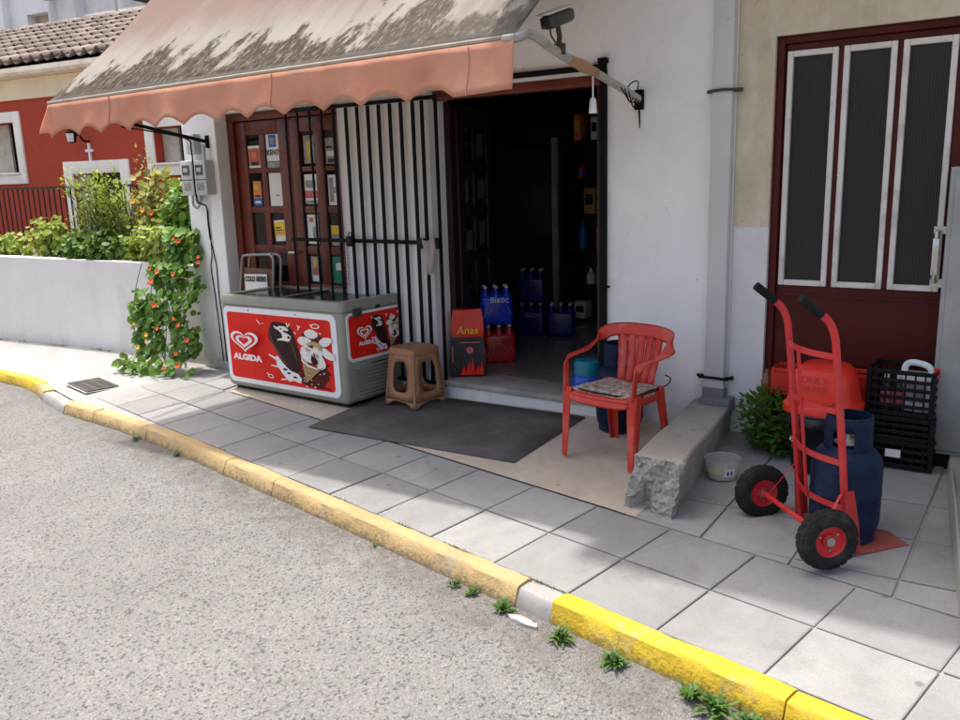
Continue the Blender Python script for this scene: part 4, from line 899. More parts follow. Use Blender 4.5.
    HH(hs, 0); HH(hs*.80, 1, -.002, .0); HH(hs*.60, 0, -.004, .0); HH(hs*.37, 1, -.006, .01)
    P([(hc[0]+.005, hc[1]-.24*1.0), (hc[0]+.035, hc[1]-.24), (hc[0]+.062, hc[1]-.10), (hc[0]+.046, hc[1]-.085)], 1)
    lay[0] += 1
    tw = text_poly('ALGIDA', .118*H_)[0]; tw = max(p[0] for p in tw)-min(p[0] for p in tw)
    put_text(mb, 'ALGIDA', .118*H_, o+ax*((cv_(142,398)[0]+.035)*W_)+ay*((cv_(142,398)[1]+.022)*H_), ax, ay, nrm*(.0004*lay[0]), m=0, thick=.0038*H_/.6, sx=.285*W_/tw)
    return mb.build(name, ms, parent, smooth=0)
# front panel
PX0, PX1, PZ0, PZ1 = -FRW+.045, -.065, .085, FRH-.095
b = MB(); b.prism(rrect(PX0,PX1,PZ0,PZ1,.06), (0,-.001,0), (1,0,0), (0,0,1), (0,-.006,0)); fp = b.build('front_panel', 'pwhite', fz)
b = MB(); b.prism(rrect(PX0+.045,PX1-.06,PZ0+.04,PZ1-.045,.035), (0,-.0075,0), (1,0,0), (0,0,1), (0,-.001,0)); b.build('red_field', 'pred', fp)
art(None, None, (PX0+.045,-.0088,PZ0+.04), (1,0,0), (0,0,1), (0,-1,0), PX1-PX0-.105, PZ1-PZ0-.085, 'artwork', fp)
for (x, z) in ((PX0+.35,PZ1-.02),(PX0+.95,PZ1-.022)):
    q = MB(); q.box((x,-.0085,z),(.011,.004,.011)); q.build('screw', 'ink', fp, bevel=.002)
# end panel
b = MB(); b.prism(rrect(.035,FRD-.03,.36,FRH-.09,.05), (.001,0,0), (0,1,0), (0,0,1), (.006,0,0)); ep = b.build('end_panel', 'pwhite', fz)
b = MB(); b.prism(rrect(.055,FRD-.05,.385,FRH-.11,.03), (.0075,0,0), (0,1,0), (0,0,1), (.001,0,0)); b.build('red_field', 'pred', ep)
art(None, None, (.0088,.055,.385), (0,1,0), (0,0,1), (1,0,0), FRD-.105, FRH-.495, 'artwork', ep)
b = MB(); b.bx(.007,.03,.10,.18,FRH-.125,FRH-.06); b.bx(.0305,.034,.11,.17,FRH-.118,FRH-.09); b.build('lock', 'fz_dark', fz, bevel=.004)
b = MB(); b.bx(.006,.016,.34,.39,FRH-.085,FRH-.06); b.build('catch', 'ink', fz)
b = MB()
for k in range(9): b.box((.004,FRD*.5+.02,.30-k*.028),(.014,FRD-.12-k*.012,.011),(0,R(24),0))
b.build('louvre', 'fz', fz)
b = MB(); b.bx(-.001,.0025,.27,.58,.318,.326); b.build('slot', 'ink', fz)

# folded display stand with a cold drinks sign behind the freezer
sg = thing('display_stand', 'folded brown board on a grey tube frame behind the freezer with a white sign', 'sign stand', (-.93,1.13,.1))
for dy, dx in ((0,0),(.045,.045)):
    q = MB(); y = 1.10+dy; x0, x1 = -1.165+dx, -.705+dx
    q.tube(bez([(x0-.05,y-.03,.12),(x0-.01,y-.008,.70),(x0+.03,y+.01,1.02),(x0+.045,y+.013,1.085),(x0+.09,y+.015,1.115),(x1-.08,y+.015,1.13),(x1-.03,y+.015,1.115),(x1-.005,y+.01,1.06),(x1-.03,y-.008,.72),(x1-.06,y-.03,.12)],5), .0125, 8)
    q.build('tube_frame', 'tube', sg, world=True)
q = MB(); q.box((-.935,1.118,.80),(.39,.012,.40),(R(-3),0,0)); q.build('board', 'brownboard', sg, world=True)
q = MB(); P = [(-1.10,1.098,.80),(-.80,1.098,.82),(-.80,1.101,.955),(-1.10,1.101,.945)]; q.add([Vector(p) for p in P]+[Vector(p)+Vector((0,.004,0)) for p in P],[(0,1,2,3),(7,6,5,4),(0,4,5,1),(1,5,6,2),(2,6,7,3),(3,7,4,0)]); sn = q.build('sign', 'paper', sg, world=True)
q = MB(); put_text(q, 'COLD BEERS', .062, (-.95,1.0965,.905), (1,0,.03), (0,.02,1), (0,-.001,0), thick=.003, sx=.80); q.build('lettering', 'ink', sn, world=True, smooth=0)

# rubber mat
q = MB(); z = lambda x, y: gz(x,y)
mp = [(.668,.092),(2.435,.082),(2.43,1.0),(.66,1.03)]
nx_, ny_ = 10, 6; vs = []
for j in range(ny_+1):
    for i in range(nx_+1):
        u, v = i/nx_, j/ny_; a = Vector(mp[0]).lerp(Vector(mp[1]), u); c_ = Vector(mp[3]).lerp(Vector(mp[2]), u); p = a.lerp(c_, v); vs.append((p.x, p.y, gz(p.x,p.y)+.009+.0015*noise.noise(Vector((p.x*3,p.y*3,0)))-(.014*max(0,p.x-2.2)*v if v>.5 else 0)))
q.add(vs, [(j*(nx_+1)+i, j*(nx_+1)+i+1, (j+1)*(nx_+1)+i+1, (j+1)*(nx_+1)+i) for j in range(ny_) for i in range(nx_)])
tag(q.build('door_mat', 'rubber_mat', solid=.006), 'large dark grey rubber mat in front of the shop doorway', 'mat')

# ------------------------------------------------------------------ stool
sto = thing('stool', 'tan plastic stool with arched openings beside the freezer', 'stool', (1.063,.845,gz(1.063,.845)+.012), (0,0,R(-8)))
SH, tb, bb = .44, .128, .168
q = MB()
for k in range(4):
    a = R(90*k); rx = Vector((math.cos(a), math.sin(a),0)); nr = Vector((math.sin(a), -math.cos(a),0))
    def pt(u, z): hw = bb+(tb-bb)*z/SH; return nr*hw + rx*(u*hw) + Vector((0,0,z))
    # outer loop, clockwise from bottom-left foot; inner loop the opening
    K = 24
    hole = [(.52*math.cos(t)*(1.0 if abs(math.cos(t))<.7 else 1.0), .215+.115*math.sin(t)) for t in [2*math.pi*i/K+math.pi/4 for i in range(K)]]
    def sq(t, hw_, hh_, cx, cz, e=4.5):
        c, s = math.cos(t), math.sin(t); r = (abs(c)**e+abs(s)**e)**(-1/e); return cx+hw_*r*c, cz+hh_*r*s
    inn = [sq(2*math.pi*i/K+math.pi/4, .52, .115, 0, .225) for i in range(K)]
    out = [sq(2*math.pi*i/K+math.pi/4, .93, .16+.02, 0, .225, 12) for i in range(K)]
    out = [(u, (SH-.045 if z > .33 else z)) for u, z in out]
    vs = [pt(*p) for p in inn]+[pt(*p) for p in out]
    q.add(vs, [(i,(i+1)%K,K+(i+1)%K,K+i) for i in range(K)])
    # lower skirt with arch and feet
    zz = .225-.18; seg = 12; low = []; up_ = []
    for i in range(seg+1):
        u = -.93+1.86*i/seg; up_.append(pt(u, max(zz, .0451))); au = abs(u); low.append(pt(u, 0 if au > .66 else .04*(1-(au/.66)**4)**.5))
    q.add(low+up_, [(i,i+1,seg+2+i,seg+1+i) for i in range(seg)])
    # rounded corner strip to the next side
    a2 = R(90*(k+1)); rx2 = Vector((math.cos(a2), math.sin(a2),0)); nr2 = Vector((math.sin(a2), -math.cos(a2),0))
    zs = [0,.0451,.12,.22,.33,SH-.045]; cs = []
    for z_ in zs:
        hw = bb+(tb-bb)*z_/SH; A = (nr*hw+rx*(.905*hw))*1.004; B = (nr2*hw-rx2*(.905*hw))*1.004; M = (nr*hw+rx*hw)*.985
        for p in (A, (nr*hw*1.006+rx*(.95*hw)), M, (nr2*hw*1.006-rx2*(.95*hw)), B): cs.append(p+Vector((0,0,z_)))
    q.add(cs, [(i*5+j, i*5+j+1, i*5+j+6, i*5+j+5) for i in range(len(zs)-1) for j in range(4)])
q.build('body', 'stool', sto, solid=.006)
q = MB(); o1 = rrect(-tb-.006,tb+.006,-tb-.006,tb+.006,.02,4); n = len(o1)
lv = [(1.03,SH-.05),(1.03,SH-.02),(.985,SH-.004),(.90,SH),(.86,SH-.002)]
q.add([(x*s,y*s,z_) for s, z_ in lv for x, y in o1], [(i*n+j,i*n+(j+1)%n,(i+1)*n+(j+1)%n,(i+1)*n+j) for i in range(4) for j in range(n)]+[tuple(4*n+j for j in range(n))]); q.build('top', 'stool', sto, smooth=50)
q = MB()
for sx_ in (-1,1):
    for sy_ in (-1,1): q.box((sx_*(bb-.024),sy_*(bb-.024),.010),(.046,.046,.020))
q.build('foot', 'stool_in', sto, bevel=.008)

# ------------------------------------------------------------------ red chair
ch = thing('plastic_chair', 'sun-faded red plastic armchair on the beige forecourt', 'chair', (2.94,.465,gz(2.94,.465)+.002), (0,0,R(-9)))
# local frame: +x to its left as seen from the road, -y forwards, z up
S = .415
q = MB(); nx_, ny_ = 10, 10; vs = []
for j in range(ny_+1):
    for i in range(nx_+1):
        u, v = i/nx_*2-1, j/ny_; hw = .212-.035*v; y = -.215+.41*v; zz = S-.02*v-.018*(1-u*u)*math.sin(math.pi*min(1,v*1.1))
        if v < .12: zz -= .022*(1-v/.12)**2
        vs.append((u*hw, y-(.018*(1-u*u) if v < .3 else 0), zz))
q.add(vs, [(j*(nx_+1)+i, j*(nx_+1)+i+1, (j+1)*(nx_+1)+i+1, (j+1)*(nx_+1)+i) for j in range(ny_) for i in range(nx_)]); q.build('seat', 'chair', ch, solid=.008)
q = MB(); q.sweep([(-.222,-.212,S-.038),(-.12,-.226,S-.04),(0,-.233,S-.042),(.12,-.226,S-.04),(.222,-.212,S-.038)], [(0,.02,.05)]*5, [(0,.012,-.004)]*5)
for s in (-1,1): q.sweep([(s*.222,-.21,S-.035),(s*.214,0,S-.042),(s*.185,.19,S-.05)], [(0,0,.055)]*3, [(s*.012,0,0)]*3)
q.build('seat_apron', 'chair', ch, subsurf=1)
# arms and top of the back: one flowing band
def band(s):
    ctr = bez([(s*.238,-.20,.40),(s*.243,-.195,.52),(s*.246,-.175,.585),(s*.249,-.115,.608),(s*.255,0,.612),(s*.262,.09,.632),(s*.258,.155,.668),(s*.228,.20,.700),(s*.172,.22,.716),(s*.09,.232,.724),(s*-.002,.235,.726)], 5)
    n = len(ctr); W_ = []; T_ = []
    for i in range(n):
        t = i/(n-1)
        d = (ctr[min(i+1,n-1)]-ctr[max(i-1,0)]).normalized()
        if t < .16: wv = Vector((0,1,0))*.058
        else:
            k = min(1, (t-.16)/.12); k2 = max(0, min(1,(t-.42)/.25))
            flat = Vector((s,0,0)); back = Vector((0,-.32,-1)).normalized()
            wv = (flat*(1-k2)+back*k2); wv = (Vector((0,1,0))*(1-k)+wv*k)
            wv -= d*wv.dot(d); wv = wv.normalized()*(.058+.032*k2)
        tv = d.cross(wv).normalized()*.014
        W_.append(wv); T_.append(tv)
    return ctr, W_, T_
bl_, br_ = band(-1), band(1)
q = MB(); q.sweep(bl_[0][:-1]+br_[0][-2::-1], bl_[1][:-1]+[Vector((v.x,v.y,v.z)) for v in br_[1][-2::-1]], bl_[2][:-1]+[-v for v in br_[2][-2::-1]])
q.build('armrest_band', 'chair', ch, subsurf=1)
# back panel of slats
q = MB()
def bp(u, v):    # u across metres at seat, v up 0..1
    return Vector((u*(1+.30*v), .165+.062*v+.010*math.sin(math.pi*v)-.25*u*u, S-.015+.30*v))
edges = [-.125,-.075,-.068,-.022,-.016,.028,.034,.078,.083,.125]
for k in range(0,10,2):
    a, c_ = edges[k], edges[k+1]; n = 8
    pts_ = [bp(a,i/n) for i in range(n+1)]; p2 = [bp(c_,i/n) for i in range(n+1)]; md = [(x+y)/2+Vector((0,-.006,0)) for x, y in zip(pts_, p2)]
    q.add(pts_+md+p2, [(i,i+1,n+2+i,n+1+i) for i in range(n)]+[(n+1+i,n+2+i,2*n+3+i,2*n+2+i) for i in range(n)])
for v0, v1 in ((0,.16),(.90,1.0)):
    n = 8; A_ = [bp(-.125+.25*i/n, v0) for i in range(n+1)]; B_ = [bp(-.125+.25*i/n, v1) for i in range(n+1)]
    q.add([p+Vector((0,.004,0)) for p in A_+B_], [(i,i+1,n+2+i,n+1+i) for i in range(n)])
q.build('backrest', 'chair', ch, solid=.007)
def leg(x0,y0,z0,x1,y1,z1,w0,w1,t0,t1):
    q = MB(); P = [Vector((x0,y0,z0)).lerp(Vector((x1,y1,z1)), i/6) for i in range(7)]
    # channel section: two flanges
    W_ = [Vector((1,0,0))*(w0+(w1-w0)*i/6) for i in range(7)]; T_ = [Vector((0,1,0))*.009]*7
    q.sweep(P, W_, T_)
    sgn = 1 if x0 > 0 else -1; off = [Vector((sgn*(w0+(w1-w0)*i/6)/2, (t0+(t1-t0)*i/6)/2, 0)) for i in range(7)]
    q.sweep([p+o for p, o in zip(P, off)], [Vector((0,1,0))*(t0+(t1-t0)*i/6) for i in range(7)], [Vector((.009,0,0))]*7)
    q.build('leg', 'chair', ch, bevel=.003, seg=1)
for s in (-1,1):
    leg(s*.225,-.205,.43,s*.236,-.225,0,.062,.034,.06,.04)
    leg(s*.165,.17,.42,s*.19,.245,0,.07,.038,-.05,-.03)
q = MB(); vs = []; nx_, ny_ = 14, 14
for j in range(ny_+1):
    for i in range(nx_+1):
        u, v = i/nx_*2-1, j/ny_*2-1; k = 1
        x, y = u*.19*(1-.06*v), v*.185
        r_ = (abs(u)**6+abs(v)**6)**(1/6); e = max(0,1-r_**3)
        vs.append((x, y-.005, .026*e**.5+.006*noise.noise(Vector((u*3,v*3,2)))-.016*(1-u*u)))
cu = MB(); cu.add(vs, [(j*(nx_+1)+i, j*(nx_+1)+i+1, (j+1)*(nx_+1)+i+1, (j+1)*(nx_+1)+i) for j in range(ny_) for i in range(nx_)])
cush = thing('cushion', 'worn floral seat cushion lying on the red plastic chair', 'cushion', (2.94,.46,gz(2.94,.465)+S+.003), (R(-1.5),0,R(-9)))
cu.build('pad', 'cushion', cush, solid=.012)
q = MB(); P = [(x*.192,y*.188-.005,.0) for x, y in [(math.copysign(abs(math.cos(a))**.35, math.cos(a)), math.copysign(abs(math.sin(a))**.35, math.sin(a))) for a in [2*math.pi*i/40 for i in range(41)]]]
q.tube(P, .006, 6, caps=False); q.tube(bez([(.19,.16,.0),(.22,.19,.02),(.215,.22,.05),(.19,.2,.07)],4), .004, 5); q.build('piping', 'piping', cush)

# ------------------------------------------------------------------ gas cylinders
gc = thing('gas_cylinder', 'navy blue gas cylinder standing on the plate of the red hand truck', 'gas cylinder', (4.331,-.066,.101), (0,0,R(35)))
q = MB(); q.lathe([(.0,.02),(.125,.02),(.143,.045),(.151,.09),(.152,.20),(.154,.205),(.154,.212),(.152,.217),(.152,.335),(.146,.375),(.125,.405),(.09,.425),(.04,.435),(0,.436)], 40); q.build('body', 'cyl', gc, smooth=50)
q = MB(); q.lathe([(.125,.06),(.135,.05),(.135,.0),(.128,.0),(.122,.045)], 32); q.build('base_ring', 'cyl', gc)
q = MB(); n = 40; zs0, zs1 = .40, .575; vs = []; fs = []
def gap(a): return any(abs((a-c+math.pi)%(2*math.pi)-math.pi) < w_ for c, w_ in ((R(-125),.42),(R(55),.42)))
prf = [(.100,.40),(.099,.435),(.098,.505),(.098,.548),(.095,.565),(.090,.568)]
for r_, z_ in prf:
    for j in range(n): a = 2*math.pi*j/n; vs.append((r_*math.cos(a), r_*math.sin(a), z_))
for i in range(len(prf)-1):
    for j in range(n):
        if i == 1 and gap(2*math.pi*(j+.5)/n): continue
        fs.append((i*n+j, i*n+(j+1)%n, (i+1)*n+(j+1)%n, (i+1)*n+j))
q.add(vs, fs); q.build('collar', 'cyl', gc, solid=.006)
q = MB(); q.lathe([(0,.436),(.03,.436),(.03,.45),(.016,.455),(.014,.50),(.022,.502),(.022,.525),(0,.526)], 16); q.tube([(0,0,.475),(.05,0,.475)], .012, 8); q.lathe([(.0,.44),(.062,.44),(.062,.4425),(0,.443)], 24); q.build('valve', 'brass', gc)
g2 = dup(gc, (2.735,.90,gz(2.735,.90)+.003), (0,0,R(80)), 'navy blue gas cylinder behind the red chair against the shop wall')
# blue jug on the step
jg = thing('water_jug', 'round blue plastic jug with teal top on the doorstep behind the chair', 'jug', (2.40,FY-.02,.2275))
q = MB(); q.lathe([(0,.0),(.07,.0),(.095,.03),(.105,.09),(.10,.14),(.085,.17),(.083,.172)], 24); q.build('body', 'bluej', jg)
q = MB(); q.lathe([(.083,.172),(.086,.175),(.088,.25),(.08,.275),(.0,.285)], 24); q.build('top', 'teal', jg)

# ------------------------------------------------------------------ hand truck (local x across, y towards the load)
U = Vector((.674,-.737,0)); Fv = Vector((.737,.674,0))
ht = thing('hand_truck', 'red hand truck with black tyres loaded with a blue gas cylinder', 'hand truck', (4.252,-.105,.088), (R(1.5),0,math.atan2(U.y,U.x)))
RX = .205
for s in (-1,1):
    q = MB(); q.tube(bez([(s*RX,-.0,.01),(s*RX,-.035,.45),(s*RX,-.078,.90),(s*RX,-.09,.985),(s*RX,-.112,1.04),(s*RX,-.155,1.085),(s*RX,-.225,1.14)],6), .0165, 12); rl = q.build('rail', 'truck', ht)
    q = MB(); q.tube([(s*RX,-.15,1.080),(s*RX,-.243,1.156)], .0195, 12); q.build('grip', 'grip', rl)
    q = MB(); q.lathe([(.0,.0),(.012,.0)], 12, (s*RX,-.244,1.156)); 
    # gusset down to the plate
    q = MB(); q.prism([(-.015,.012),(.05,.012),(.042,.13),(.012,.30),(-.028,.30)], (s*(RX+.017),0,0), (0,1,0), (0,0,1), (s*.005,0,0)); q.build('gusset', 'truck', ht)
    # brace from rail back to the axle
    q = MB(); q.sweep([(s*(RX-.0),-.035,.285),(s*(RX+.035),-.135,.142)], [(0,.02,.022)]*2, [(.008,0,0)]*2); q.build('brace', 'truck', ht)
    # wheel
    wx = s*(.318 if s > 0 else .295); wc = Vector((wx,-.158 if s > 0 else -.158,.137 if s > 0 else .121))
    q = MB(); Ro, Wt = .130, .037
    prof = [(.068,-Wt*.85),(.085,-Wt),(.108,-Wt),(.122,-Wt*.8),(Ro,-Wt*.4),(Ro+.001,0),(Ro,Wt*.4),(.122,Wt*.8),(.108,Wt),(.085,Wt),(.068,Wt*.85)]
    q.lathe(prof, 40, wc, axis='x'); ty = q.build('wheel', 'tyre', ht, smooth=50)
    q = MB(); nt = 22
    for k in range(nt):
        for lane in (-1,0,1):
            a = 2*math.pi*(k+(.5 if lane else 0))/nt; rr_ = Ro+.001 if lane == 0 else Ro-.0045
            p = wc+Vector((lane*.021, math.cos(a)*rr_, math.sin(a)*rr_))
            e = Vector((lane*.30, math.cos(a), math.sin(a))).normalized(); tx_ = Vector((0,-math.sin(a),math.cos(a))); sx2 = tx_.cross(e)
            q.box(p, (.017,.025,.007), Matrix((sx2, tx_, e)).transposed())
    q.build('tread', 'tyre', ty, bevel=.002, seg=1)
    q = MB(); q.lathe([(.070,-.030),(.074,-.033),(.066,-.030),(.055,-.012),(.030,-.008),(.028,-.022),(0,-.022)], 28, wc, axis='x'); q.lathe([(.0,.022),(.028,.022),(.030,.008),(.055,.012),(.066,.030),(.074,.033),(.070,.030)], 28, wc, axis='x'); rim = q.build('rim', 'truck', ty)
    q = MB(); q.tube([wc-Vector((.034,0,0)), wc+Vector((.034,0,0))], .019, 14); q.tube([wc-Vector((.040,0,0)), wc+Vector((.040,0,0))], .010, 10)
    for k in range(3):
        a = 2*math.pi*k/3+.6; p = wc+Vector((0,math.cos(a)*.044,math.sin(a)*.044)); q.tube([p-Vector((.018,0,0)), p+Vector((.018,0,0))], .005, 6)
    q.build('hub', 'steel', ty)
q = MB(); q.tube([(-.29,-.158,.121),(.30,-.158,.137)], .0125, 10); q.build('axle', 'truck', ht)
for z_, yl in ((.895,-.082),(.655,-.062),(.425,-.042),(.215,-.022)):
    P = [(RX*(i/8-1), yl-.054*(1-(i/8-1)**2), z_) for i in range(17)]; q = MB(); q.sweep(P, [(0,0,.026)]*len(P), [(0,.006,0)]*len(P)); q.build('crossbar', 'truck', ht)
q = MB(); q.sweep([(0,-.141,.905),(0,-.121,.655),(0,-.101,.425),(0,-.081,.20)], [(.022,0,0)]*4, [(0,.006,0)]*4); q.build('centre_strip', 'truck', ht)
q = MB(); q.prism([(-.19,-.004),(.235,-.004),(.235,.0),(.20,.30),(-.20,.30)], (0,0,.0), (1,0,0), (0,1,0), (0,0,.006)); q.build('toe_plate', 'plate', ht)
q = MB(); q.box((-RX-.0235,-.02,.40),(.004,.04,.09)); stc = q.build('sticker', 'redcrate', ht)
q = MB(); put_text(q, 'AX', .035, (-RX-.02,-.043,.40), (1,0,0), (0,0,1), (0,0,0)); q.build('lettering', 'pwhite', stc, smooth=0)

# ------------------------------------------------------------------ litter bin with dome lid
lb = thing('litter_bin', 'black bin with orange red dome lid behind the hand truck', 'litter bin', (4.04,.72,gz(4.04,.72)), (0,0,R(-4)))
q = MB(); q.lathe([(0,.0),(.15,.0),(.155,.02),(.17,.30),(.172,.31)], 28); q.build('bin_body', 'black_pl', lb)
q = MB(); q.lathe([(.172,.26),(.187,.265),(.192,.29),(.187,.315),(.195,.325),(.19,.34),(.17,.345)], 28)
def crump(bm):
    for v in bm.verts: v.co += noise.noise_vector(v.co*14)*.018
q.build('bin_bag', 'bag', lb, disp=crump)
q = MB(); prof = [(.200,.335),(.207,.335),(.209,.372),(.200,.380),(.192,.386),(.184,.42),(.178,.46),(.168,.51),(.150,.555),(.12,.583),(.07,.592),(0,.594)]
vs = []; n = 44; fs = []
for r_, z_ in prof:
    for j in range(n):
        a = 2*math.pi*j/n; c_, s_2 = math.cos(a), math.sin(a); k = (abs(c_)**3.2+abs(s_2)**3.2)**(-1/3.2); vs.append((r_*k*c_*.93, r_*k*s_2*.93, z_))
for i in range(len(prof)-1):
    for j in range(n): fs.append((i*n+j, i*n+(j+1)%n, (i+1)*n+(j+1)%n, (i+1)*n+j))
q.add(vs, fs); lid = q.build('dome_lid', 'dome', lb, smooth=50)
q = MB(); ft = R(9)
flap = rrect(-.118,.118,.0,.175,.03,5); ax_, ay_ = Vector((1,0,0)), Vector((0,math.sin(ft),math.cos(ft)))
q.prism(flap, (0,-.184,.405), ax_, ay_, (0,-.012,0)); fl = q.build('flap', 'dome', lid, bevel=.005)
q = MB(); put_text(q, 'ONLY', .05, Vector((0,-.197,.405))+ay_*.122, ax_, ay_, (0,-.0015,0), thick=.0008, sx=1.1); put_text(q, 'PAPER', .05, Vector((0,-.197,.405))+ay_*.074, ax_, ay_, (0,-.0015,0), thick=.0008, sx=1.05); q.build('lettering', 'dome_d', fl, smooth=0)

# crates, bottles, can
def crate(loc, w, dpt, h, m, label, rot=0, label_plate=False, group='plastic crates beside the metal door', slats=4):
    t = thing('bottle_crate', label, 'crate', loc, (0,0,rot), group)
    q = MB()
    for sx_ in (-1,1):
        for sy_ in (-1,1): q.box((sx_*(w/2-.012), sy_*(dpt/2-.012), h/2), (.024,.024,h))
    for k in range(slats+1):
        z_ = .012+(h-.024)*k/slats
        for sy_ in (-1,1): q.box((0,sy_*(dpt/2-.006),z_),(w-.05,.010,.020 if 0 < k < slats else .024))
        for sx_ in (-1,1): q.box((sx_*(w/2-.006),0,z_),(.010,dpt-.05,.020 if 0 < k < slats else .024))
    q.build('frame', m, t, bevel=.003, seg=1)
    q = MB(); q.box((0,0,.009),(w-.055,dpt-.055,.008)); q.build('bottom', m, t)
    for k in range(6):
        for yy, tt in ((dpt/2-.0125,.002),(-dpt/2+.0125,.002)):
            q = MB(); q.box((-w/2+.05+(w-.1)*k/5, yy, h/2),(.009,tt,h-.05)); q.build('upright', m, t)
    if label_plate:
        q = MB(); q.box((-.02,-dpt/2-.003,h*.55),(.075,.004,.042)); q.build('label_plate', 'paper', t)
    return t
CX, CY = 4.405, .955
cz = gz(CX,CY)+.003
crate((CX,CY,cz), .345,.27,.15,'black_pl','bottom black crate with a white label, lowest of the stack by the cabinet', 0, True, slats=3)
crate((CX-.005,CY+.0,cz+.153), .34,.27,.13,'black_pl','middle empty black crate between the labelled crate and the bottle crate', R(1), slats=3)
crate((CX-.008,CY+.005,cz+.286), .335,.265,.25,'black_pl','top black open crate holding bottles and a white can', R(-1.5), slats=5)
zb = cz+.30
for i, (dx, dy) in enumerate(((-.085,-.075),(-.03,-.07))):
    t = thing('glass_bottle', ('dark glass bottle with pale cap in the top crate, leftmost of the two' if i == 0 else 'dark glass bottle with pale cap in the top crate, next to the white can'), 'bottle', (CX+dx,CY+dy,zb), group='bottles in the top crate')
    q = MB(); q.lathe([(0,0),(.026,0),(.028,.01),(.028,.12),(.022,.15),(.012,.175),(.011,.20),(0,.201)], 14); q.build('body', 'darkglass', t)
    q = MB(); q.lathe([(.0285,.03),(.0288,.03),(.0288,.11),(.0285,.11)], 14); q.build('label_band', 'redp2', t)
    q = MB(); q.lathe([(.0135,.178),(.0135,.208),(0,.209)], 12); q.build('cap', 'paper', t)
t = thing('jerry_can', 'white plastic can with moulded handle and red cap in the top crate', 'jerry can', (CX+.055,CY-.01,zb), (0,0,R(-6)))
q = MB(); q.bx(-.085,.085,-.06,.06,0,.21); q.build('body', 'jerry', t, bevel=.022, seg=3)
q = MB(); q.tube(bez([(-.07,0,.20),(-.06,0,.245),(-.03,0,.262),(.03,0,.255),(.06,0,.235),(.07,0,.20)],5), .017, 10); q.build('handle', 'jerry', t)
q = MB(); q.lathe([(.0,.25),(.02,.25),(.02,.205),(.022,.2)][::-1], 14, (.095,0,-.005)); q.build('cap', 'redcap', t)
q = MB(); q.bx(-.06,.06,-.0635,-.0612,.06,.17); q.bx(-.055,.0,-.0645,-.064,.13,.16); q.build('label_band', 'greyp', t)
crate((3.965,1.0,gz(3.965,1.0)+.002), .46,.16,.315,'black_pl','black crate half hidden by the green plant under the red crate', 0, slats=4)
rc = crate((3.965,1.0,gz(3.965,1.0)+.32), .54,.18,.155,'redcrate','long low red crate behind the dome lidded bin', R(2), slats=1)
q = MB(); q.box((-.165,-.0935,.078),(.17,.006,.105)); q.box((.165,-.0935,.078),(.17,.006,.105)); q.box((0,.0,.078),(.50,.14,.10)); q.build('side_panel', 'redcrate', rc)
t = thing('beer_bottle', 'small brown bottle standing between the plant and the red crate', 'bottle', (3.655,.98,gz(3.655,.98)+.30))
q = MB(); q.lathe([(0,0),(.032,0),(.034,.01),(.034,.085),(.02,.115),(.014,.13),(.014,.155),(0,.156)], 16); q.build('body', 'brown_glass', t)
q = MB(); q.lathe([(0,-.30),(.06,-.30),(.065,-.02),(.05,-.001),(0,-.001)], 14); q.build('pot', 'rust', t)

# ------------------------------------------------------------------ plastic tub
t = thing('plastic_tub', 'round translucent tub with a little yellow liquid beside the concrete block', 'tub', (3.612,.365,gz(3.612,.365)+.003))
q = MB(); q.lathe([(0,.002),(.075,.002),(.078,.005),(.094,.112),(.098,.114),(.098,.108)], 32); q.build('body', 'tub', t)
q = MB(); q.lathe([(0,.004),(.0735,.004),(.079,.038),(0,.039)], 32); q.build('liquid', 'liquid', t)
q = MB()
for k in range(5):
    a = R(-62+k*7); a2 = R(-62+(k+1)*7); r0, r1 = .0845, .0925
    q.face([(r0*math.cos(a),r0*math.sin(a),.028),(r0*math.cos(a2),r0*math.sin(a2),.028),(r1*math.cos(a2),r1*math.sin(a2),.075),(r1*math.cos(a),r1*math.sin(a),.075)])
lbq = q.build('label_band', 'paper', t)
q = MB()
for k in (1,3):
    a = R(-62+k*7); a2 = R(-62+(k+1)*7); r0, r1 = .0862, .0915
    q.face([(r0*math.cos(a),r0*math.sin(a),.035),(r0*math.cos(a2),r0*math.sin(a2),.035),(r1*math.cos(a2),r1*math.sin(a2),.062),(r1*math.cos(a),r1*math.sin(a),.062)])
q.build('print', 'blueink', lbq)

# ------------------------------------------------------------------ rough concrete block
nb = (30, 60, 24)
A0, A1, B0, B1 = Vector((3.285,-.205)), Vector((3.565,-.245)), Vector((3.135,1.09)), Vector((3.40,1.09))
T0, T1, S0, S1 = Vector((3.365,-.215)), Vector((3.622,-.235)), Vector((3.165,1.09)), Vector((3.42,1.09))
def blk(u, v, w_):
    a = A0.lerp(A1,u).lerp(B0.lerp(B1,u), v); c_ = T0.lerp(T1,u).lerp(S0.lerp(S1,u), v)
    p = a.lerp(c_, w_); z0 = gz(*a)-.03; z1 = .372-.05*v+.003*math.sin(v*9)
    return Vector((p.x, p.y, z0+(z1-z0)*w_))
q = MB(); idx = {}; vs = []
def vid(i,j,k):
    if (i,j,k) not in idx: idx[(i,j,k)] = len(vs); vs.append(blk(i/nb[0], j/nb[1], k/nb[2]))
    return idx[(i,j,k)]
fs = []; ms_ = []
I, J, K_ = nb
for i in range(I):
    for k in range(K_): fs.append((vid(i,0,k),vid(i+1,0,k),vid(i+1,0,k+1),vid(i,0,k+1))); ms_.append(0)
for i in range(I):
    for j in range(J): fs.append((vid(i,j,K_),vid(i+1,j,K_),vid(i+1,j+1,K_),vid(i,j+1,K_))); ms_.append(1)
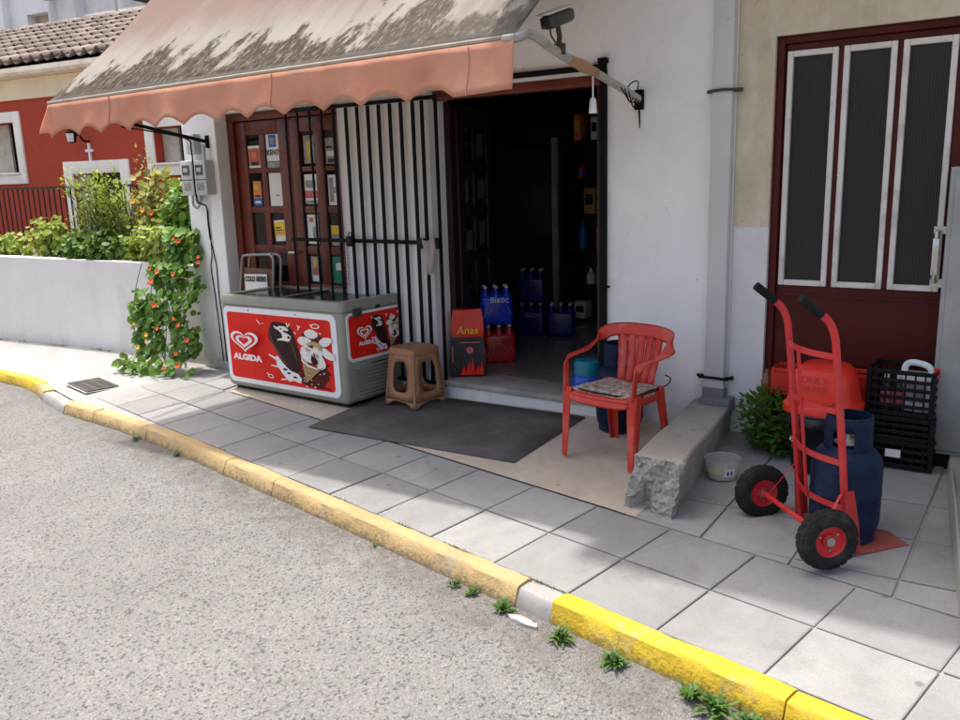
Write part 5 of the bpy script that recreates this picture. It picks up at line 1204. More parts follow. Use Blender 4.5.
for j in range(J):
    for k in range(K_):
        fs.append((vid(0,j,k),vid(0,j,k+1),vid(0,j+1,k+1),vid(0,j+1,k))); ms_.append(0)
        fs.append((vid(I,j,k),vid(I,j+1,k),vid(I,j+1,k+1),vid(I,j,k+1))); ms_.append(0)
inv_idx = {v: k for k, v in idx.items()}
out = []
for n_, p in enumerate(vs):
    i, j, k = inv_idx[n_]; u, v, w_ = i/I, j/J, k/K_; p = p.copy()
    rough_ = (.013*(1-min(1,v*7)) + .004)*(0.35 if w_ > .98 or w_ < .1 else 1)
    nz_ = noise.noise_vector(p*11)*rough_*.8 + noise.noise_vector(p*27)*rough_*.8 + noise.noise_vector(p*62)*rough_*.7
    if w_ >= .999: nz_.z *= .35
    p += nz_
    if j <= 3:                            # crumbled hollow at the foot of the front face
        h_ = math.exp(-((u-.38)/.17)**2)*max(0, 1-w_/.62)**.5
        p.y += .07*h_*(1-j*.3)
        p.y += .02*max(0, noise.noise(p*8))
    if k == K_ and (j == 0 or i in (0, I)): p.z -= .008+.012*abs(noise.noise(p*14))
    out.append(p)
q.add(out, []); 
for f_, m_ in zip(fs, ms_): q.f.append(f_); q.t.append(.5); q.m.append(m_)
tag(q.build('concrete_block', ['block','blocktop'], smooth=20), 'rough low concrete block with crumbled front running from the downpipe to the slabs', 'concrete block')

# ------------------------------------------------------------------ neighbouring building with metal door
nb_ = thing('neighbour_building', 'stained cream house with a maroon metal door right of the shop', 'house', (3.9,FY,0))
w = MB(); w.bx(3.38,3.59,FY+.002,FY+.25,-.2,3.95); w.bx(3.59,4.72,FY+.002,FY+.25,2.475,3.95); w.bx(4.72,8.2,FY+.002,FY+.25,-.2,3.95); w.bx(7.95,8.2,FY+.25,7.,-.2,3.95); w.bx(3.40,7.95,6.75,7.,-.2,3.95); w.build('wall', 'cream', nb_, world=True, smooth=0)
w = MB(); w.bx(3.455,8.3,.96,7.15,3.952,4.10); w.build('roof', 'grout', nb_, world=True)
w = MB(); w.bx(3.59,4.72,FY+.24,FY+.25,.0,2.47); w.build('lining', 'dark', nb_, world=True)
dY = FY+.075
m = MB()
m.bx(3.592,3.634,dY-.045,dY+.02,.12,2.473); m.bx(4.66,4.718,dY-.045,dY+.02,.12,2.473); m.bx(3.635,4.659,dY-.045,dY+.02,2.432,2.473); fd = m.build('door_frame', 'maroon', nb_, world=True, bevel=.003)
pan = ((3.645,3.92),(3.945,4.215),(4.24,4.50)); m = MB()
m.bx(3.636,4.658,dY-.02,dY+.015,.14,1.07); m.bx(3.636,4.658,dY-.02,dY+.015,2.395,2.43)
xs_ = [3.636]+[v for p in pan for v in p]+[4.658]
for k in range(0,8,2): m.bx(xs_[k],xs_[k+1],dY-.02,dY+.015,1.071,2.394)
m.bx(3.70,4.60,dY-.026,dY-.0205,.62,.635); md = m.build('door', 'maroon', nb_, world=True, bevel=.002, seg=1)
m = MB(); m.bx(3.66,4.63,dY-.029,dY-.0205,1.01,1.03); m.build('drip_bar', 'maroon', md, world=True)
for (a, c_) in pan:
    m = MB(); t_ = .032; z0_, z1_ = 1.073, 2.392
    m.bx(a+.002,a+t_,dY-.034,dY+.004,z0_,z1_); m.bx(c_-t_,c_-.002,dY-.034,dY+.004,z0_,z1_); m.bx(a+t_+.0005,c_-t_-.0005,dY-.033,dY+.004,z0_,z0_+t_); m.bx(a+t_+.0005,c_-t_-.0005,dY-.033,dY+.004,z1_-t_,z1_); wf = m.build('window_frame', 'alu', md, world=True, bevel=.003, seg=1)
    m = MB(); m.bx(a+t_,c_-t_,dY-.008,dY-.002,z0_+t_,z1_-t_); m.build('pane', 'ribbed', wf, world=True, smooth=0)
m = MB(); m.tube([(4.478,dY-.03,1.40),(4.478,dY-.085,1.40),(4.478,dY-.088,1.13),(4.478,dY-.03,1.13)], .013, 8); m.bx(4.462,4.494,dY-.10,dY-.076,1.17,1.365); hd = m.build('handle', 'handle', md, world=True, bevel=.004)
for zz0, zz1 in ((1.385,1.425),(1.10,1.145)):
    m = MB(); m.bx(4.455,4.522,dY-.0405,dY-.0345,zz0,zz1); m.build('handle_plate', 'handle', md, world=True)
# cabinet, plinth, cream container
cb = thing('meter_cabinet', 'tall grey sheet metal cabinet at the right of the maroon door', 'cabinet', (4.80,1.0,.2))
m = MB(); m.bx(4.535,5.10,.93,FY-.004,.235,1.735); m.build('case', 'cab', cb, world=True, bevel=.006)
m = MB(); m.bx(4.56,5.075,.921,.929,.26,1.71); m.build('door', 'cab', cb, world=True, bevel=.003)
m = MB(); m.bx(4.55,5.09,.96,FY-.02,.14,.234); m.build('leg', 'black_pl', cb, world=True)
m = MB(); pp = [(4.61,FY-.003),(4.652,.775),(4.738,.176),(4.85,-.533),(4.888,-.74),(6.2,-.95),(6.2,FY-.003)]
pl_ = MB(); n = len(pp); pl_.add([(x,y,gz(x,y)-.05) for x,y in pp]+[(x+.012*(1 if i<5 else 0),y,.235+.0*x-(.10 if y<-.4 else 0)) for i,(x,y) in enumerate(pp)], [tuple(range(n,2*n))]+[(i,(i+1)%n,n+(i+1)%n,n+i) for i in range(n)])
tag(pl_.build('plinth', 'plinth', bevel=.01), 'low rough concrete plinth at the right edge of the pavement', 'plinth')
t = thing('storage_bin', 'cream plastic storage bin on the plinth in front of the grey cabinet', 'storage bin', (4.98,.55,.236))
m = MB(); m.bx(-.235,.2,-.15,.15,0,.33); m.build('body', 'creamplastic', t, bevel=.025, seg=3)
m = MB(); m.bx(-.25,.215,-.165,.165,.33,.36); m.build('lid', 'creamplastic', t, bevel=.01)

# ------------------------------------------------------------------ plants
def leaf_disc(mb, c, n, r, tint, k=7, cup=.15):
    n = n.normalized(); a = n.orthogonal().normalized(); b_ = n.cross(a); ph = random.random()*6
    ring = []
    for i in range(k):
        t = 2*math.pi*i/k+ph; rr_ = r*(1+.1*random.uniform(-1,1)); ring.append(c+(a*math.cos(t)+b_*math.sin(t))*rr_+n*(cup*r*random.uniform(.3,1)))
    mb.add([c]+ring, [(0,1+i,1+(i+1)%k) for i in range(k)], t=tint)
def leaf_blade(mb, c, d, up, L, w, tint, bend=.25):
    d = d.normalized(); s = d.cross(up); s = s.normalized() if s.length > 1e-4 else d.orthogonal().normalized(); n = s.cross(d)
    P = [c, c+d*L*.35+s*w/2+n*bend*L*.15, c+d*L*.35-s*w/2+n*bend*L*.15, c+d*L*.72+s*w*.38-n*bend*L*.02, c+d*L*.72-s*w*.38-n*bend*L*.02, c+d*L-n*bend*L*.35]
    mb.add(P, [(0,1,2),(1,3,4,2),(3,5,4)], t=tint)
def rv(s=1.): return Vector((random.uniform(-1,1),random.uniform(-1,1),random.uniform(-1,1)))*s
def flower(parent, c, r, m, nrm):
    q = MB(); nrm = nrm.normalized(); a = nrm.orthogonal().normalized(); b_ = nrm.cross(a); ph = random.random()*6
    for k in range(5):
        t = 2*math.pi*k/5+ph; d = a*math.cos(t)+b_*math.sin(t); s = a*-math.sin(t)+b_*math.cos(t)
        q.add([c, c+d*r*.6+s*r*.45+nrm*r*.25, c+d*r+s*r*.2+nrm*r*.3, c+d*r-s*r*.2+nrm*r*.3, c+d*r*.6-s*r*.45+nrm*r*.25], [(0,1,2,3,4)])
    q.build('flower', m, parent, smooth=0, world=True)
# trailing nasturtium at the planter corner
na = thing('nasturtium', 'trailing nasturtium with round leaves and orange flowers spilling over the wall corner beside the pillar', 'plant', (-2.05,.95,.0))
q = MB(); st_ = MB()
def nas_half(z):        # half-width and centre by height
    if z < .12: return -2.08, .60, .86
    if z < .75: return -2.06, .50-.05*(z-.3), .93
    if z < 1.0: return -1.96, .33, 1.0
    return -1.90, .22, 1.08
for i in range(2000):
    z_ = random.random()**.95*1.30; cx, hw, cy = nas_half(z_); u = random.uniform(-1,1)
    if noise.noise(Vector((u*2.2+3, z_*5, 7))) < -.12 and random.random() < .85: continue
    depth = math.sqrt(max(0,1-u*u*.8)); x = cx+u*hw*(1+.18*noise.noise(Vector((z_*6,u,2)))); y = cy-.20*depth*(1-.45*z_)+random.uniform(-.02,.10)
    if z_ < .1: y -= random.uniform(0,.12)
    c_ = Vector((x,y,gz(x,y)+.02+z_)); nr_ = Vector((random.uniform(-.5,.7),-.8,random.uniform(.1,1.1)))+rv(.35)
    leaf_disc(q, c_, nr_, random.choice((.018,.024,.03,.036,.046)), min(1,max(0,.45+.35*noise.noise(c_*5)+random.uniform(-.3,.3)+(.15 if z_>.9 else -.05))))
q.build('foliage', 'nas', na, world=True, smooth=0)
for k in range(14):
    x = random.uniform(-2.4,-1.75); P = bez([(x,1.08,1.3),(x+random.uniform(-.1,.1),.95,.95),(x+random.uniform(-.2,.2),.88,.55),(x+random.uniform(-.25,.25),.85,.05)],5); st_.tube(P, .004, 5)
st_.build('stems', 'stem', na, world=True)
for (px, z_, m_) in ((-2.13,.83,'flower'),(-2.02,.92,'flower'),(-1.80,1.20,'flower'),(-1.86,1.22,'flower'),(-1.79,.90,'flower'),(-2.20,.80,'flower'),(-1.68,.44,'flower'),(-1.95,.40,'flower'),(-2.12,.33,'flower_y'),(-1.72,.17,'flower'),(-1.62,.08,'flower'),(-1.78,.05,'flower'),(-1.60,.30,'pinkfl'),(-2.35,.42,'flower_y'),(-2.12,.27,'flower_y'),(-1.58,1.05,'pinkfl'),(-1.59,1.0,'pinkfl'),(-2.16,.95,'pinkfl'),(-1.73,.50,'flower'),(-2.28,.2,'flower_y'),(-1.98,.62,'flower')):
    cx, hw, cy = nas_half(z_); dpt = math.sqrt(max(0,1-((px-cx)/hw)**2*.8)) if abs(px-cx) < hw else .45
    flower(na, Vector((px, cy-.20*dpt*(1-.45*z_)-.05, gz(px,.9)+.03+z_)), random.uniform(.018,.030), m_, Vector((random.uniform(0,.7),-1,.4)))
# planter wall
PL = thing('planter_wall', 'low pinkish white rendered planter wall left of the shop', 'wall', (-5,1.25,0))
w = MB()
pts = [(-14.,1.02),(-9.,1.08),(-5.9,1.16),(-3.,1.235),(-1.81,1.22)]
for (a, c_) in zip(pts[:-1], pts[1:]):
    za, zc = .955+.004*a[0]+.03, .955+.004*c_[0]+.03
    w.add([(a[0],a[1],gz(*a)-.12),(c_[0],c_[1],gz(*c_)-.12),(c_[0],c_[1]+.16,gz(*c_)-.12),(a[0],a[1]+.16,gz(*a)-.12),(a[0],a[1],za),(c_[0],c_[1],zc),(c_[0],c_[1]+.16,zc),(a[0],a[1]+.16,za)],[(4,5,6,7),(0,1,5,4),(2,3,7,6),(1,2,6,5),(3,0,4,7)])
w.build('wall', 'planter', PL, world=True, smooth=0)
w = MB(); w.add([(-14,1.15,.86),(-1.805,1.35,.90),(-1.805,1.95,.92),(-14,1.95,.88)],[(0,1,2,3)]); w.build('soil', 'earth', PL, world=True)
w = MB(); w.bx(-14,-1.805,1.95,2.05,-.4,.95); w.build('back_wall', 'planter', PL, world=True)
# iron railing on the planter's back wall
rl = thing('iron_railing', 'dark iron railing with thin uprights on the planter in front of the red house', 'railing', (-5,2.0,.95))
q = MB(); q.bx(-11,-1.82,1.99,2.02,1.745,1.775); q.build('top_rail', 'wood_dark', rl, world=True)
q = MB(); q.bx(-11,-1.82,1.992,2.018,1.02,1.045); q.build('bottom_rail', 'wood_dark', rl, world=True)
for k in range(70):
    x = -1.90-k*.128; q = MB(); q.box((x,2.005,1.36),(.016,.016,.80)); q.build('baluster', 'wood_dark', rl, world=True)
# shrubs above the planter
def shrub(name, label, cx, cy, cz, rx, ry, rz, n, mname, size, blade=True, stems=10, seed=1, group=None, flowers=(), sparse=-.15):
    t = thing(name, label, 'shrub', (cx,cy,.92), group=group); random.seed(seed); q = MB(); s = MB()
    for k in range(stems):
        a = random.random()*6.28; r_ = random.uniform(.2,1); tip = Vector((cx+rx*r_*math.cos(a), cy+ry*r_*math.sin(a), cz+rz*random.uniform(.1,.95)))
        b0_ = Vector((cx+rx*.5*random.uniform(-1,1), cy+ry*.3*random.uniform(-1,1), .9)); s.tube(bez([b0_, b0_.lerp(tip,.5)+Vector((0,0,.06)), tip],4), [.006]*4+[.004]*5, 4)
        for i in range(int(n*.45/stems)):                    # leaves along the stem
            u = random.uniform(.25,1.05); p = b0_.lerp(tip,u)+Vector((0,0,.06*math.sin(u*3)))+rv(.05+.05*(1-abs(u-.6)))
            d = Vector((random.uniform(-1,1),random.uniform(-1,.6),random.uniform(-.2,.8)))
            if blade: leaf_blade(q, p, d, Vector((0,0,1)), size*random.uniform(.7,1.4), size*.42, min(1,max(0,.5+random.uniform(-.4,.4))))
            else: leaf_disc(q, p, d+Vector((.2,-.4,.5)), size*random.uniform(.4,.75), min(1,max(0,.5+random.uniform(-.4,.4))), 6)
    cnt = 0
    while cnt < n*.55:
        p = rv(); 
        if p.length > 1: continue
        cnt += 1
        if noise.noise(Vector((p.x*2.4+seed*3, p.y*2, p.z*2.4))) < sparse: continue
        k = 1+.25*noise.noise(Vector((p.x*3+seed,p.z*3,1))); c_ = Vector((cx+p.x*rx*k, cy+p.y*ry, cz+p.z*rz*k))
        if c_.z < .9: continue
        tint = min(1,max(0,.4+.3*p.z+random.uniform(-.3,.3))); d = p*.6+rv(.8)+Vector((0,-.3,.4))
        if blade: leaf_blade(q, c_, d, Vector((0,0,1)), size*random.uniform(.7,1.4), size*.42, tint)
        else: leaf_disc(q, c_, d, size*random.uniform(.4,.75), tint, 6)
    q.build('foliage', mname, t, world=True, smooth=0); s.build('stems', 'twig', t, world=True)
    for (fx, fz_, r_, m_) in flowers: flower(t, Vector((fx, cy-ry*.9, fz_)), r_, m_, Vector((.4,-1,.3)))
    return t
G_ = 'shrubs growing in the planter'
shrub('feathery_shrub','tall light green feathery shrub rising in front of the house door',-4.15,1.66,1.45,.66,.20,.50,2400,'fern',.062,True,30,3,G_,sparse=-.05)
shrub('feathery_shrub','airy light green shrub between the tall shrub and the climber',-3.55,1.62,1.40,.42,.18,.42,900,'fern',.055,True,20,4,G_,sparse=.0)
shrub('climbing_plant','yellowing climber with orange blooms on the railing next to the shop pillar',-2.95,1.66,1.42,.50,.20,.46,1100,'dry',.062,False,22,5,G_,[(-2.75,1.36,.035,'flower_y'),(-2.95,1.47,.03,'flower'),(-3.25,1.60,.035,'flower_y'),(-2.55,1.58,.03,'flower_y'),(-3.1,1.50,.03,'flower_y'),(-2.45,1.25,.035,'flower')],sparse=.0)
shrub('climbing_plant','fresh green leafy climber rising beside the meter boxes',-2.42,1.52,1.36,.32,.2,.42,800,'nas',.062,False,16,8,G_,sparse=-.03)
shrub('planter_shrub','low dark green clump below the feathery shrub',-4.0,1.42,1.06,.8,.16,.22,1300,'low',.06,False,14,9,G_,sparse=-.25)
shrub('planter_shrub','low mixed green clump under the climber near the wall corner',-2.7,1.42,1.08,.7,.16,.26,1300,'fern',.055,False,14,12,G_,sparse=-.25)
shrub('planter_shrub','low light green bush left of the feathery shrub',-5.0,1.5,1.12,.36,.18,.26,600,'fern',.058,False,14,14,G_,sparse=-.1)
shrub('geranium','small geranium with a red bloom at the left end of the planter',-6.2,1.45,1.02,.75,.16,.13,900,'fern',.05,False,14,15,G_,[(-6.08,1.13,.055,'flower'),(-6.02,1.12,.045,'flower'),(-6.13,1.12,.04,'flower')],sparse=-.25)
shrub('planter_shrub','thin dry yellow green plant rising above the railing before the house door',-3.35,1.75,1.85,.16,.1,.30,200,'dry',.05,True,8,18,G_,sparse=0)
# bushy green plant by the pipe
random.seed(21)
bu = thing('leafy_plant', 'bushy green plant growing by the wall between the block and the bin', 'plant', (3.72,.86,gz(3.72,.86)))
q = MB(); s = MB()
for i in range(1500):
    p = rv(); 
    if p.length > 1: continue
    if noise.noise(Vector((p.x*2.5,p.y*2.5,p.z*3))) < -.22: continue
    c_ = Vector((3.735+p.x*.215-(.04*p.z), .86+p.y*.19, .31+p.z*.185)); leaf_blade(q, c_, p*.7+rv(.6)+Vector((0,-.4,.35)), Vector((0,0,1)), random.uniform(.035,.06), .028, min(1,max(0,.42+.5*p.z+random.uniform(-.25,.25))))
q.build('foliage', 'bush', bu, world=True, smooth=0)
for k in range(16): s.tube(bez([(3.73+random.uniform(-.06,.06),.88,.13),(3.73+random.uniform(-.12,.12),.86+random.uniform(-.1,.1),.25),(3.73+random.uniform(-.2,.2),.86+random.uniform(-.17,.15),.34+random.uniform(-.1,.1))],4), .0035, 5)
s.build('stems', 'stem', bu, world=True)
ms_ = MB(); random.seed(41)
for i in range(900):
    s_k = random.uniform(.2,4.6)
    if noise.noise(Vector((s_k*3.3, 2, 4))) < .08: continue
    x, y = grid(s_k, -.393+random.gauss(0,.006)); leaf_blade(ms_, Vector((x,y,gz(x,y)-.006)), rv()+Vector((0,0,1.0)), Vector((1,0,0)), random.uniform(.006,.018), .005, random.random())
for i in range(420):
    x = random.uniform(-6,-2.5); y = 1.14+(x+5.9)*.026+random.uniform(-.05,.0)
    if noise.noise(Vector((x*2.3, 8, 4))) < .05: continue
    leaf_blade(ms_, Vector((x,y,gz(x,y)-.002)), rv()+Vector((0,0,.5)), Vector((1,0,0)), random.uniform(.008,.025), .006, random.random()*.5)
mo = ms_.build('moss', 'low', smooth=0); tag(mo, 'thin dark moss and leaf crumbs in the joint between kerb and slabs', 'moss'); mo['kind'] = 'stuff'
# kerbside weeds
def weed(x, y, r_, n, label):
    z0 = gz(x,y)-.085; t = thing('weed', label, 'weed', (x,y,z0), group='weeds along the kerb'); q = MB()
    for i in range(n):
        a = random.random()*6.28; e = random.uniform(.15,1.3); d = Vector((math.cos(a)*math.cos(e), math.sin(a)*math.cos(e), math.sin(e)))
        leaf_blade(q, Vector((random.uniform(-1,1)*r_*.35, random.uniform(-1,1)*r_*.3, .005)), d, Vector((0,0,1)), r_*random.uniform(.4,.95), r_*.19, random.random(), .6)
    q.build('leaves', 'weedm', t, smooth=0)
def kpt(s, o=.135): return grid(s, -.397-o)
for s, o, r_, n, lb_ in ((3.05,.15,.05,26,'tiny weed at the foot of the faded kerb, leftmost of three before the gap'),(3.17,.155,.055,30,'small weed at the faded kerb, middle one of three before the gap'),(3.38,.165,.07,44,'grassy weed right at the broken end of the faded kerb'),(3.72,.18,.075,46,'spreading weed by the left end of the bright yellow kerb'),(3.98,.175,.075,60,'thick round weed tuft at the bright yellow kerb'),(4.32,.165,.07,50,'leafy weed where the bright yellow kerb meets the bottom of the photo'),(4.42,.18,.085,60,'broad dark weed below the bright yellow kerb stone joint'),(4.55,.19,.085,56,'dark weed at the second bright yellow kerb stone'),(2.42,.135,.03,16,'tiny sprig at the faded kerb below the mat corner'),(.10,.14,.05,28,'dry weed at the faded kerb in front of the freezer'),(-.62,.15,.06,26,'weed tuft at the cracked faded kerb near the sunlit slabs')):
    x, y = kpt(s, o) if s > -.3 else (s, -.46)
    weed(x, y, r_, n, lb_)

# ------------------------------------------------------------------ red house
th = R(8); hx = Vector((math.cos(th), math.sin(th), 0)); hn = Vector((-math.sin(th), math.cos(th), 0)); HC = 4.5656
def hp(a, z, d=0.): p = hx*a+hn*(HC+d); return Vector((p.x,p.y,z))
hs = thing('red_house', 'red rendered house with cream window surrounds and a tiled roof', 'house', hp(-7,0))
def hbox(mb, a0, a1, d0, d1, z0, z1): 
    c_ = (hp(a0,z0,d0)+hp(a1,z1,d1))/2; mb.box(c_, (a1-a0, d1-d0, z1-z0), Euler((0,0,th)))
w = MB(); ops = [(-8.79,-8.47,1.98,2.80),(-7.25,-6.20,-.4,1.96),(-5.45,-4.93,2.02,2.56)]
ops = [(-9.85,-8.49,1.98,2.79),(-7.25,-6.20,-.4,1.95),(-5.45,-4.72,2.03,2.56)]
prev = -16.
for a0,a1,z0,z1 in ops:
    hbox(w, prev, a0, 0, .3, -.5, 3.12); hbox(w, a0, a1, 0, .3, z1, 3.12)
    if z0 > 0: hbox(w, a0, a1, 0, .3, -.5, z0)
    prev = a1
hbox(w, prev, -1.2, 0, .3, -.5, 3.12)
hbox(w, -1.2, -1.0, 0, 5, -.5, 3.12)
w.build('wall', 'redwall', hs, world=True, smooth=0)
w = MB(); hbox(w, -16, -1.0, -.035, .28, 3.122, 3.43); w.build('eaves_band', 'band', hs, world=True, bevel=.01)
w = MB()
P = [hp(-16+i*.5, 3.50, -.20) for i in range(31)]
w.tube(P, .075, 10); hbox(w, -16, -1.0, -.13, .0, 3.431, 3.50)
for k in range(5): w.tube([hp(-15+k*2.35,3.50,-.20), hp(-15+k*2.35+.03,3.50,-.20)], .08, 10)
w.build('gutter', 'gutter', hs, world=True)
for a0,a1,z0,z1 in ops:
    f_ = MB(); fw = .19 if z0 < 0 else .165
    hbox(f_, a0-fw, a0-.001, -.03, .06, (z0 if z0<0 else z0), z1+fw); hbox(f_, a1+.001, a1+fw, -.03, .06, z0, z1+fw); hbox(f_, a0, a1, -.03, .06, z1+.001, z1+fw-.001)
    if z0 > 0: hbox(f_, a0-fw, a1+fw, -.035, .06, z0-.15, z0-.001); hbox(f_, a0-.03, a1+.03, -.07, .2, z0-.0, z0+.03)
    wd = f_.build('window' if z0 > 0 else 'doorway', 'frame_white', hs, world=True, bevel=.006)
    f_ = MB(); hbox(f_, a0+.001, a1-.001, .22, .25, max(z0,-.3)+.03, z1-.001); f_.build('pane' if z0 > 0 else 'door', 'darkglass', wd, world=True)
    f_ = MB()
    if z0 > 0: hbox(f_, a0+.01, a0+(a1-a0)*(.45 if a0 > -6 else .73), .15, .19, z0+.035, z1-.01)
    else: hbox(f_, a0+.01, a0+.30, .06, .10, -.3, z1-.01)
    f_.build('shutter', 'curtain', wd, world=True)
f_ = MB(); hbox(f_, -6.83,-6.79,-.03,-.001,2.13,2.40); hbox(f_, -6.89,-6.831,-.03,-.001,2.27,2.31); hbox(f_, -6.789,-6.73,-.03,-.001,2.27,2.31); f_.build('cross', 'pwhite', hs, world=True)
lm = thing('wall_lantern', 'small black wall lantern above the cross on the red house', 'lantern', hp(-6.88,2.5,-.15))
f_ = MB(); f_.tube(bez([hp(-6.80,2.42,-.01),hp(-6.80,2.44,-.12),hp(-6.82,2.52,-.16),hp(-6.90,2.50,-.17)],4), .016, 6); f_.lathe([(0,-.10),(.05,-.09),(.075,.05),(.09,.055),(.03,.12),(0,.13)], 6, hp(-6.93,2.50,-.2)); f_.build('body', 'blackm', lm, world=True)
f_ = MB(); f_.lathe([(.052,-.08),(.07,.04)], 6, hp(-6.93,2.50,-.2)-Vector((0,.012,0))); f_.build('glass', 'jerry', lm, world=True)
# tiled roof
w = MB(); pit, cl_ = .235, .34; ncol, nrow_ = 64, 8; rise = .43
vs = []; seg = 6
random.seed(31)
for r_ in range(nrow_):
    for c_ in range(ncol):
        a0 = -15.6+c_*pit; d0 = -.26+r_*cl_*.92; z0_ = 3.60+r_*cl_*rise*.92; t_ = min(1,max(0,random.gauss(.5,.22))); jit = random.uniform(-.012,.012); L = cl_*1.08
        pv = []
        for e in (0,1):
            for i in range(seg+1):
                x = i/seg; aa = a0+pit*(x*.62)+jit; hh = .075*math.sin(math.pi*x)*(1-.12*e)
                pv.append(hp(aa, z0_+e*L*rise+hh+(.035 if e == 0 else .0), d0+e*L))
        w.add(pv, [(i,i+1,seg+2+i,seg+1+i) for i in range(seg)], t=t_)
        # pan between
        pv = [hp(a0+pit*.58, z0_+.035, d0), hp(a0+pit*.8, z0_+.005, d0), hp(a0+pit*1.03, z0_+.035, d0), hp(a0+pit*.58, z0_+L*rise, d0+L), hp(a0+pit*.8, z0_+L*rise-.03, d0+L), hp(a0+pit*1.03, z0_+L*rise, d0+L)]
        w.add(pv, [(0,1,4,3),(1,2,5,4)], t=t_*.6)
rf = w.build('roof', 'tile', hs, world=True, smooth=40, solid=.016)
zr = 3.60+nrow_*cl_*rise*.92; w = MB(); hbox(w, -16, -1., -.2, .1, 3.48, 3.56)
for k in range(38):
    a = -12.6+k*.33; w.tube([hp(a,zr-.02+.02,-.26+nrow_*cl_*.92), hp(a+.36,zr+.0,-.26+nrow_*cl_*.92)], [.10,.085], 8, t=random.random())
w.build('ridge', 'tile', rf, world=True)
w = MB(); hbox(w, -16,-1.,.0,3.,3.44,3.5); w.add([hp(-16,3.5,-.1),hp(-1.,3.5,-.1),hp(-1.,zr-.1,2.2),hp(-16,zr-.1,2.2)],[(0,1,2,3)]); w.build('roof_deck', 'wood_dark', rf, world=True)
# white house behind
wh = thing('white_house', 'tall plain white house rising behind the tiled roof', 'house', hp(-16,0,7))
w = MB(); hole = (-14.55,-13.95,5.2,5.85)
w.bx(0,0,0,0,0,0) if False else None
hbox(w,-40,-16.75,6.0,12,-.5,13); 
hbox(w,-16.75,-16.1,6.2,6.5,-.5,7.3); hbox(w,-16.1,-15.3,6.2,6.5,-.5,5.35); hbox(w,-16.1,-15.3,6.2,6.5,6.05,7.3); hbox(w,-15.3,-14.3,6.2,6.5,-.5,7.3); hbox(w,-16.75,-14.3,6.5,11,-.5,5.2)
w.build('wall', 'far_white', wh, world=True, smooth=0)
w = MB(); hbox(w,-16.1,-15.3,6.45,6.6,5.2,6.1); w.build('window_recess', 'curtain', wh, world=True)
for a_, z_, d_, r_ in ((-15.05,7.2,6.1,.07),(-13.0,6.6,6.3,.04)):
    w = MB(); w.tube([hp(a_,4.2,d_),hp(a_,z_,d_)], r_, 8); w.build('downpipe', 'far_white', wh, world=True)
w = MB(); hbox(w,-14.3,-9.,6.5,11,-.5,5.9); w.add([hp(-14.3,6.9,6.45),hp(-14.3,5.9,6.45),hp(-9.,5.9,6.45),hp(-11.2,6.05,6.45)],[(0,1,2,3)]); w.build('stepped_wall', 'far_white', wh, world=True)
bl = thing('balcony', 'dark iron balcony with black awning high behind the roof', 'balcony', hp(-12,6,5.5))
w = MB()
w.tube([hp(-15.0,6.80,5.9),hp(-10.,6.35,5.9)], .035, 6)
for k in range(26): w.tube([hp(-14.8+k*.18,6.78-k*.016,5.9),hp(-14.8+k*.18,6.28-k*.016,5.9)], .018, 5)
w.tube([hp(-15.0,6.26,5.9),hp(-10.,5.85,5.9)], .03, 6); w.build('rail', 'blackm', bl, world=True)
w = MB(); hbox(w,-12.2,-8.,5.4,7.2,5.95,6.35); w.build('canopy', 'black_pl', bl, world=True)

# ------------------------------------------------------------------ things inside the doorway
def text_part(parent, body, size, o, ax, ay, m, **k):
    q = MB(); put_text(q, body, size, o, ax, ay, (0,0,0), **k); return q.build('lettering', m, parent, smooth=0)
def sack(name, loc, rotz, w_, d_, h_, m, label, group):
    t = thing(name, label, 'charcoal bag', loc, (0,0,rotz), group); q = MB(); q.box((0,0,h_/2),(w_,d_,h_))
    def dsp(bm):
        bmesh.ops.subdivide_edges(bm, edges=bm.edges[:], cuts=5, use_grid_fill=True)
        for v in bm.verts:
            z_ = v.co.z/h_; k = 1+.10*math.sin(math.pi*min(1,max(0,z_)))-.08*(z_ > .8); v.co.y *= k; v.co.x *= (1+.05*math.sin(math.pi*z_))*(1-.10*max(0,z_-.6)/.4); v.co.y *= (1-(.30 if h_ < .25 else .12)*max(0,z_-.35)/.65); v.co += noise.noise_vector(v.co*9+Vector(loc))*.012
    o = q.build('sack', m, t, disp=dsp, smooth=60); return t, o
IZ = .2275
t, o = sack('charcoal_bag',(1.245,1.285,IZ),R(34),.27,.16,.31,'bagblack','black charcoal bag with red flames on the doorstep, lower of two','charcoal bags inside the doorway')
q = MB()
for k in range(5):
    x = -.04+k*.035; q.face([(x-.02,-.097,.02),(x+.025,-.097,.02),(x+.012+.01*(k%2),-.0975,.10+.06*((k*7)%3)/2)])
q.build('flames', 'pred', o, smooth=0)
q = MB(); q.add([(x,-.0985,z_) for x,z_ in ellipse(.02,.215,.028,.028,14)],[tuple(range(14))]); q.bx(-.12,-.11,-.0985,-.097,.12,.25); q.bx(-.05,.10,-.0985,-.097,.272,.28); q.build('print', 'redp2', o, smooth=0)
t, o = sack('charcoal_bag',(1.24,1.30,IZ+.30),R(34),.24,.15,.22,'bagred','red charcoal bag with yellow lettering lying on the black one','charcoal bags inside the doorway')
text_part(o,'Anas',.085,(.0,-.094,.065),(1,0,0),(0,0,1),'yellowp',shear=.15)
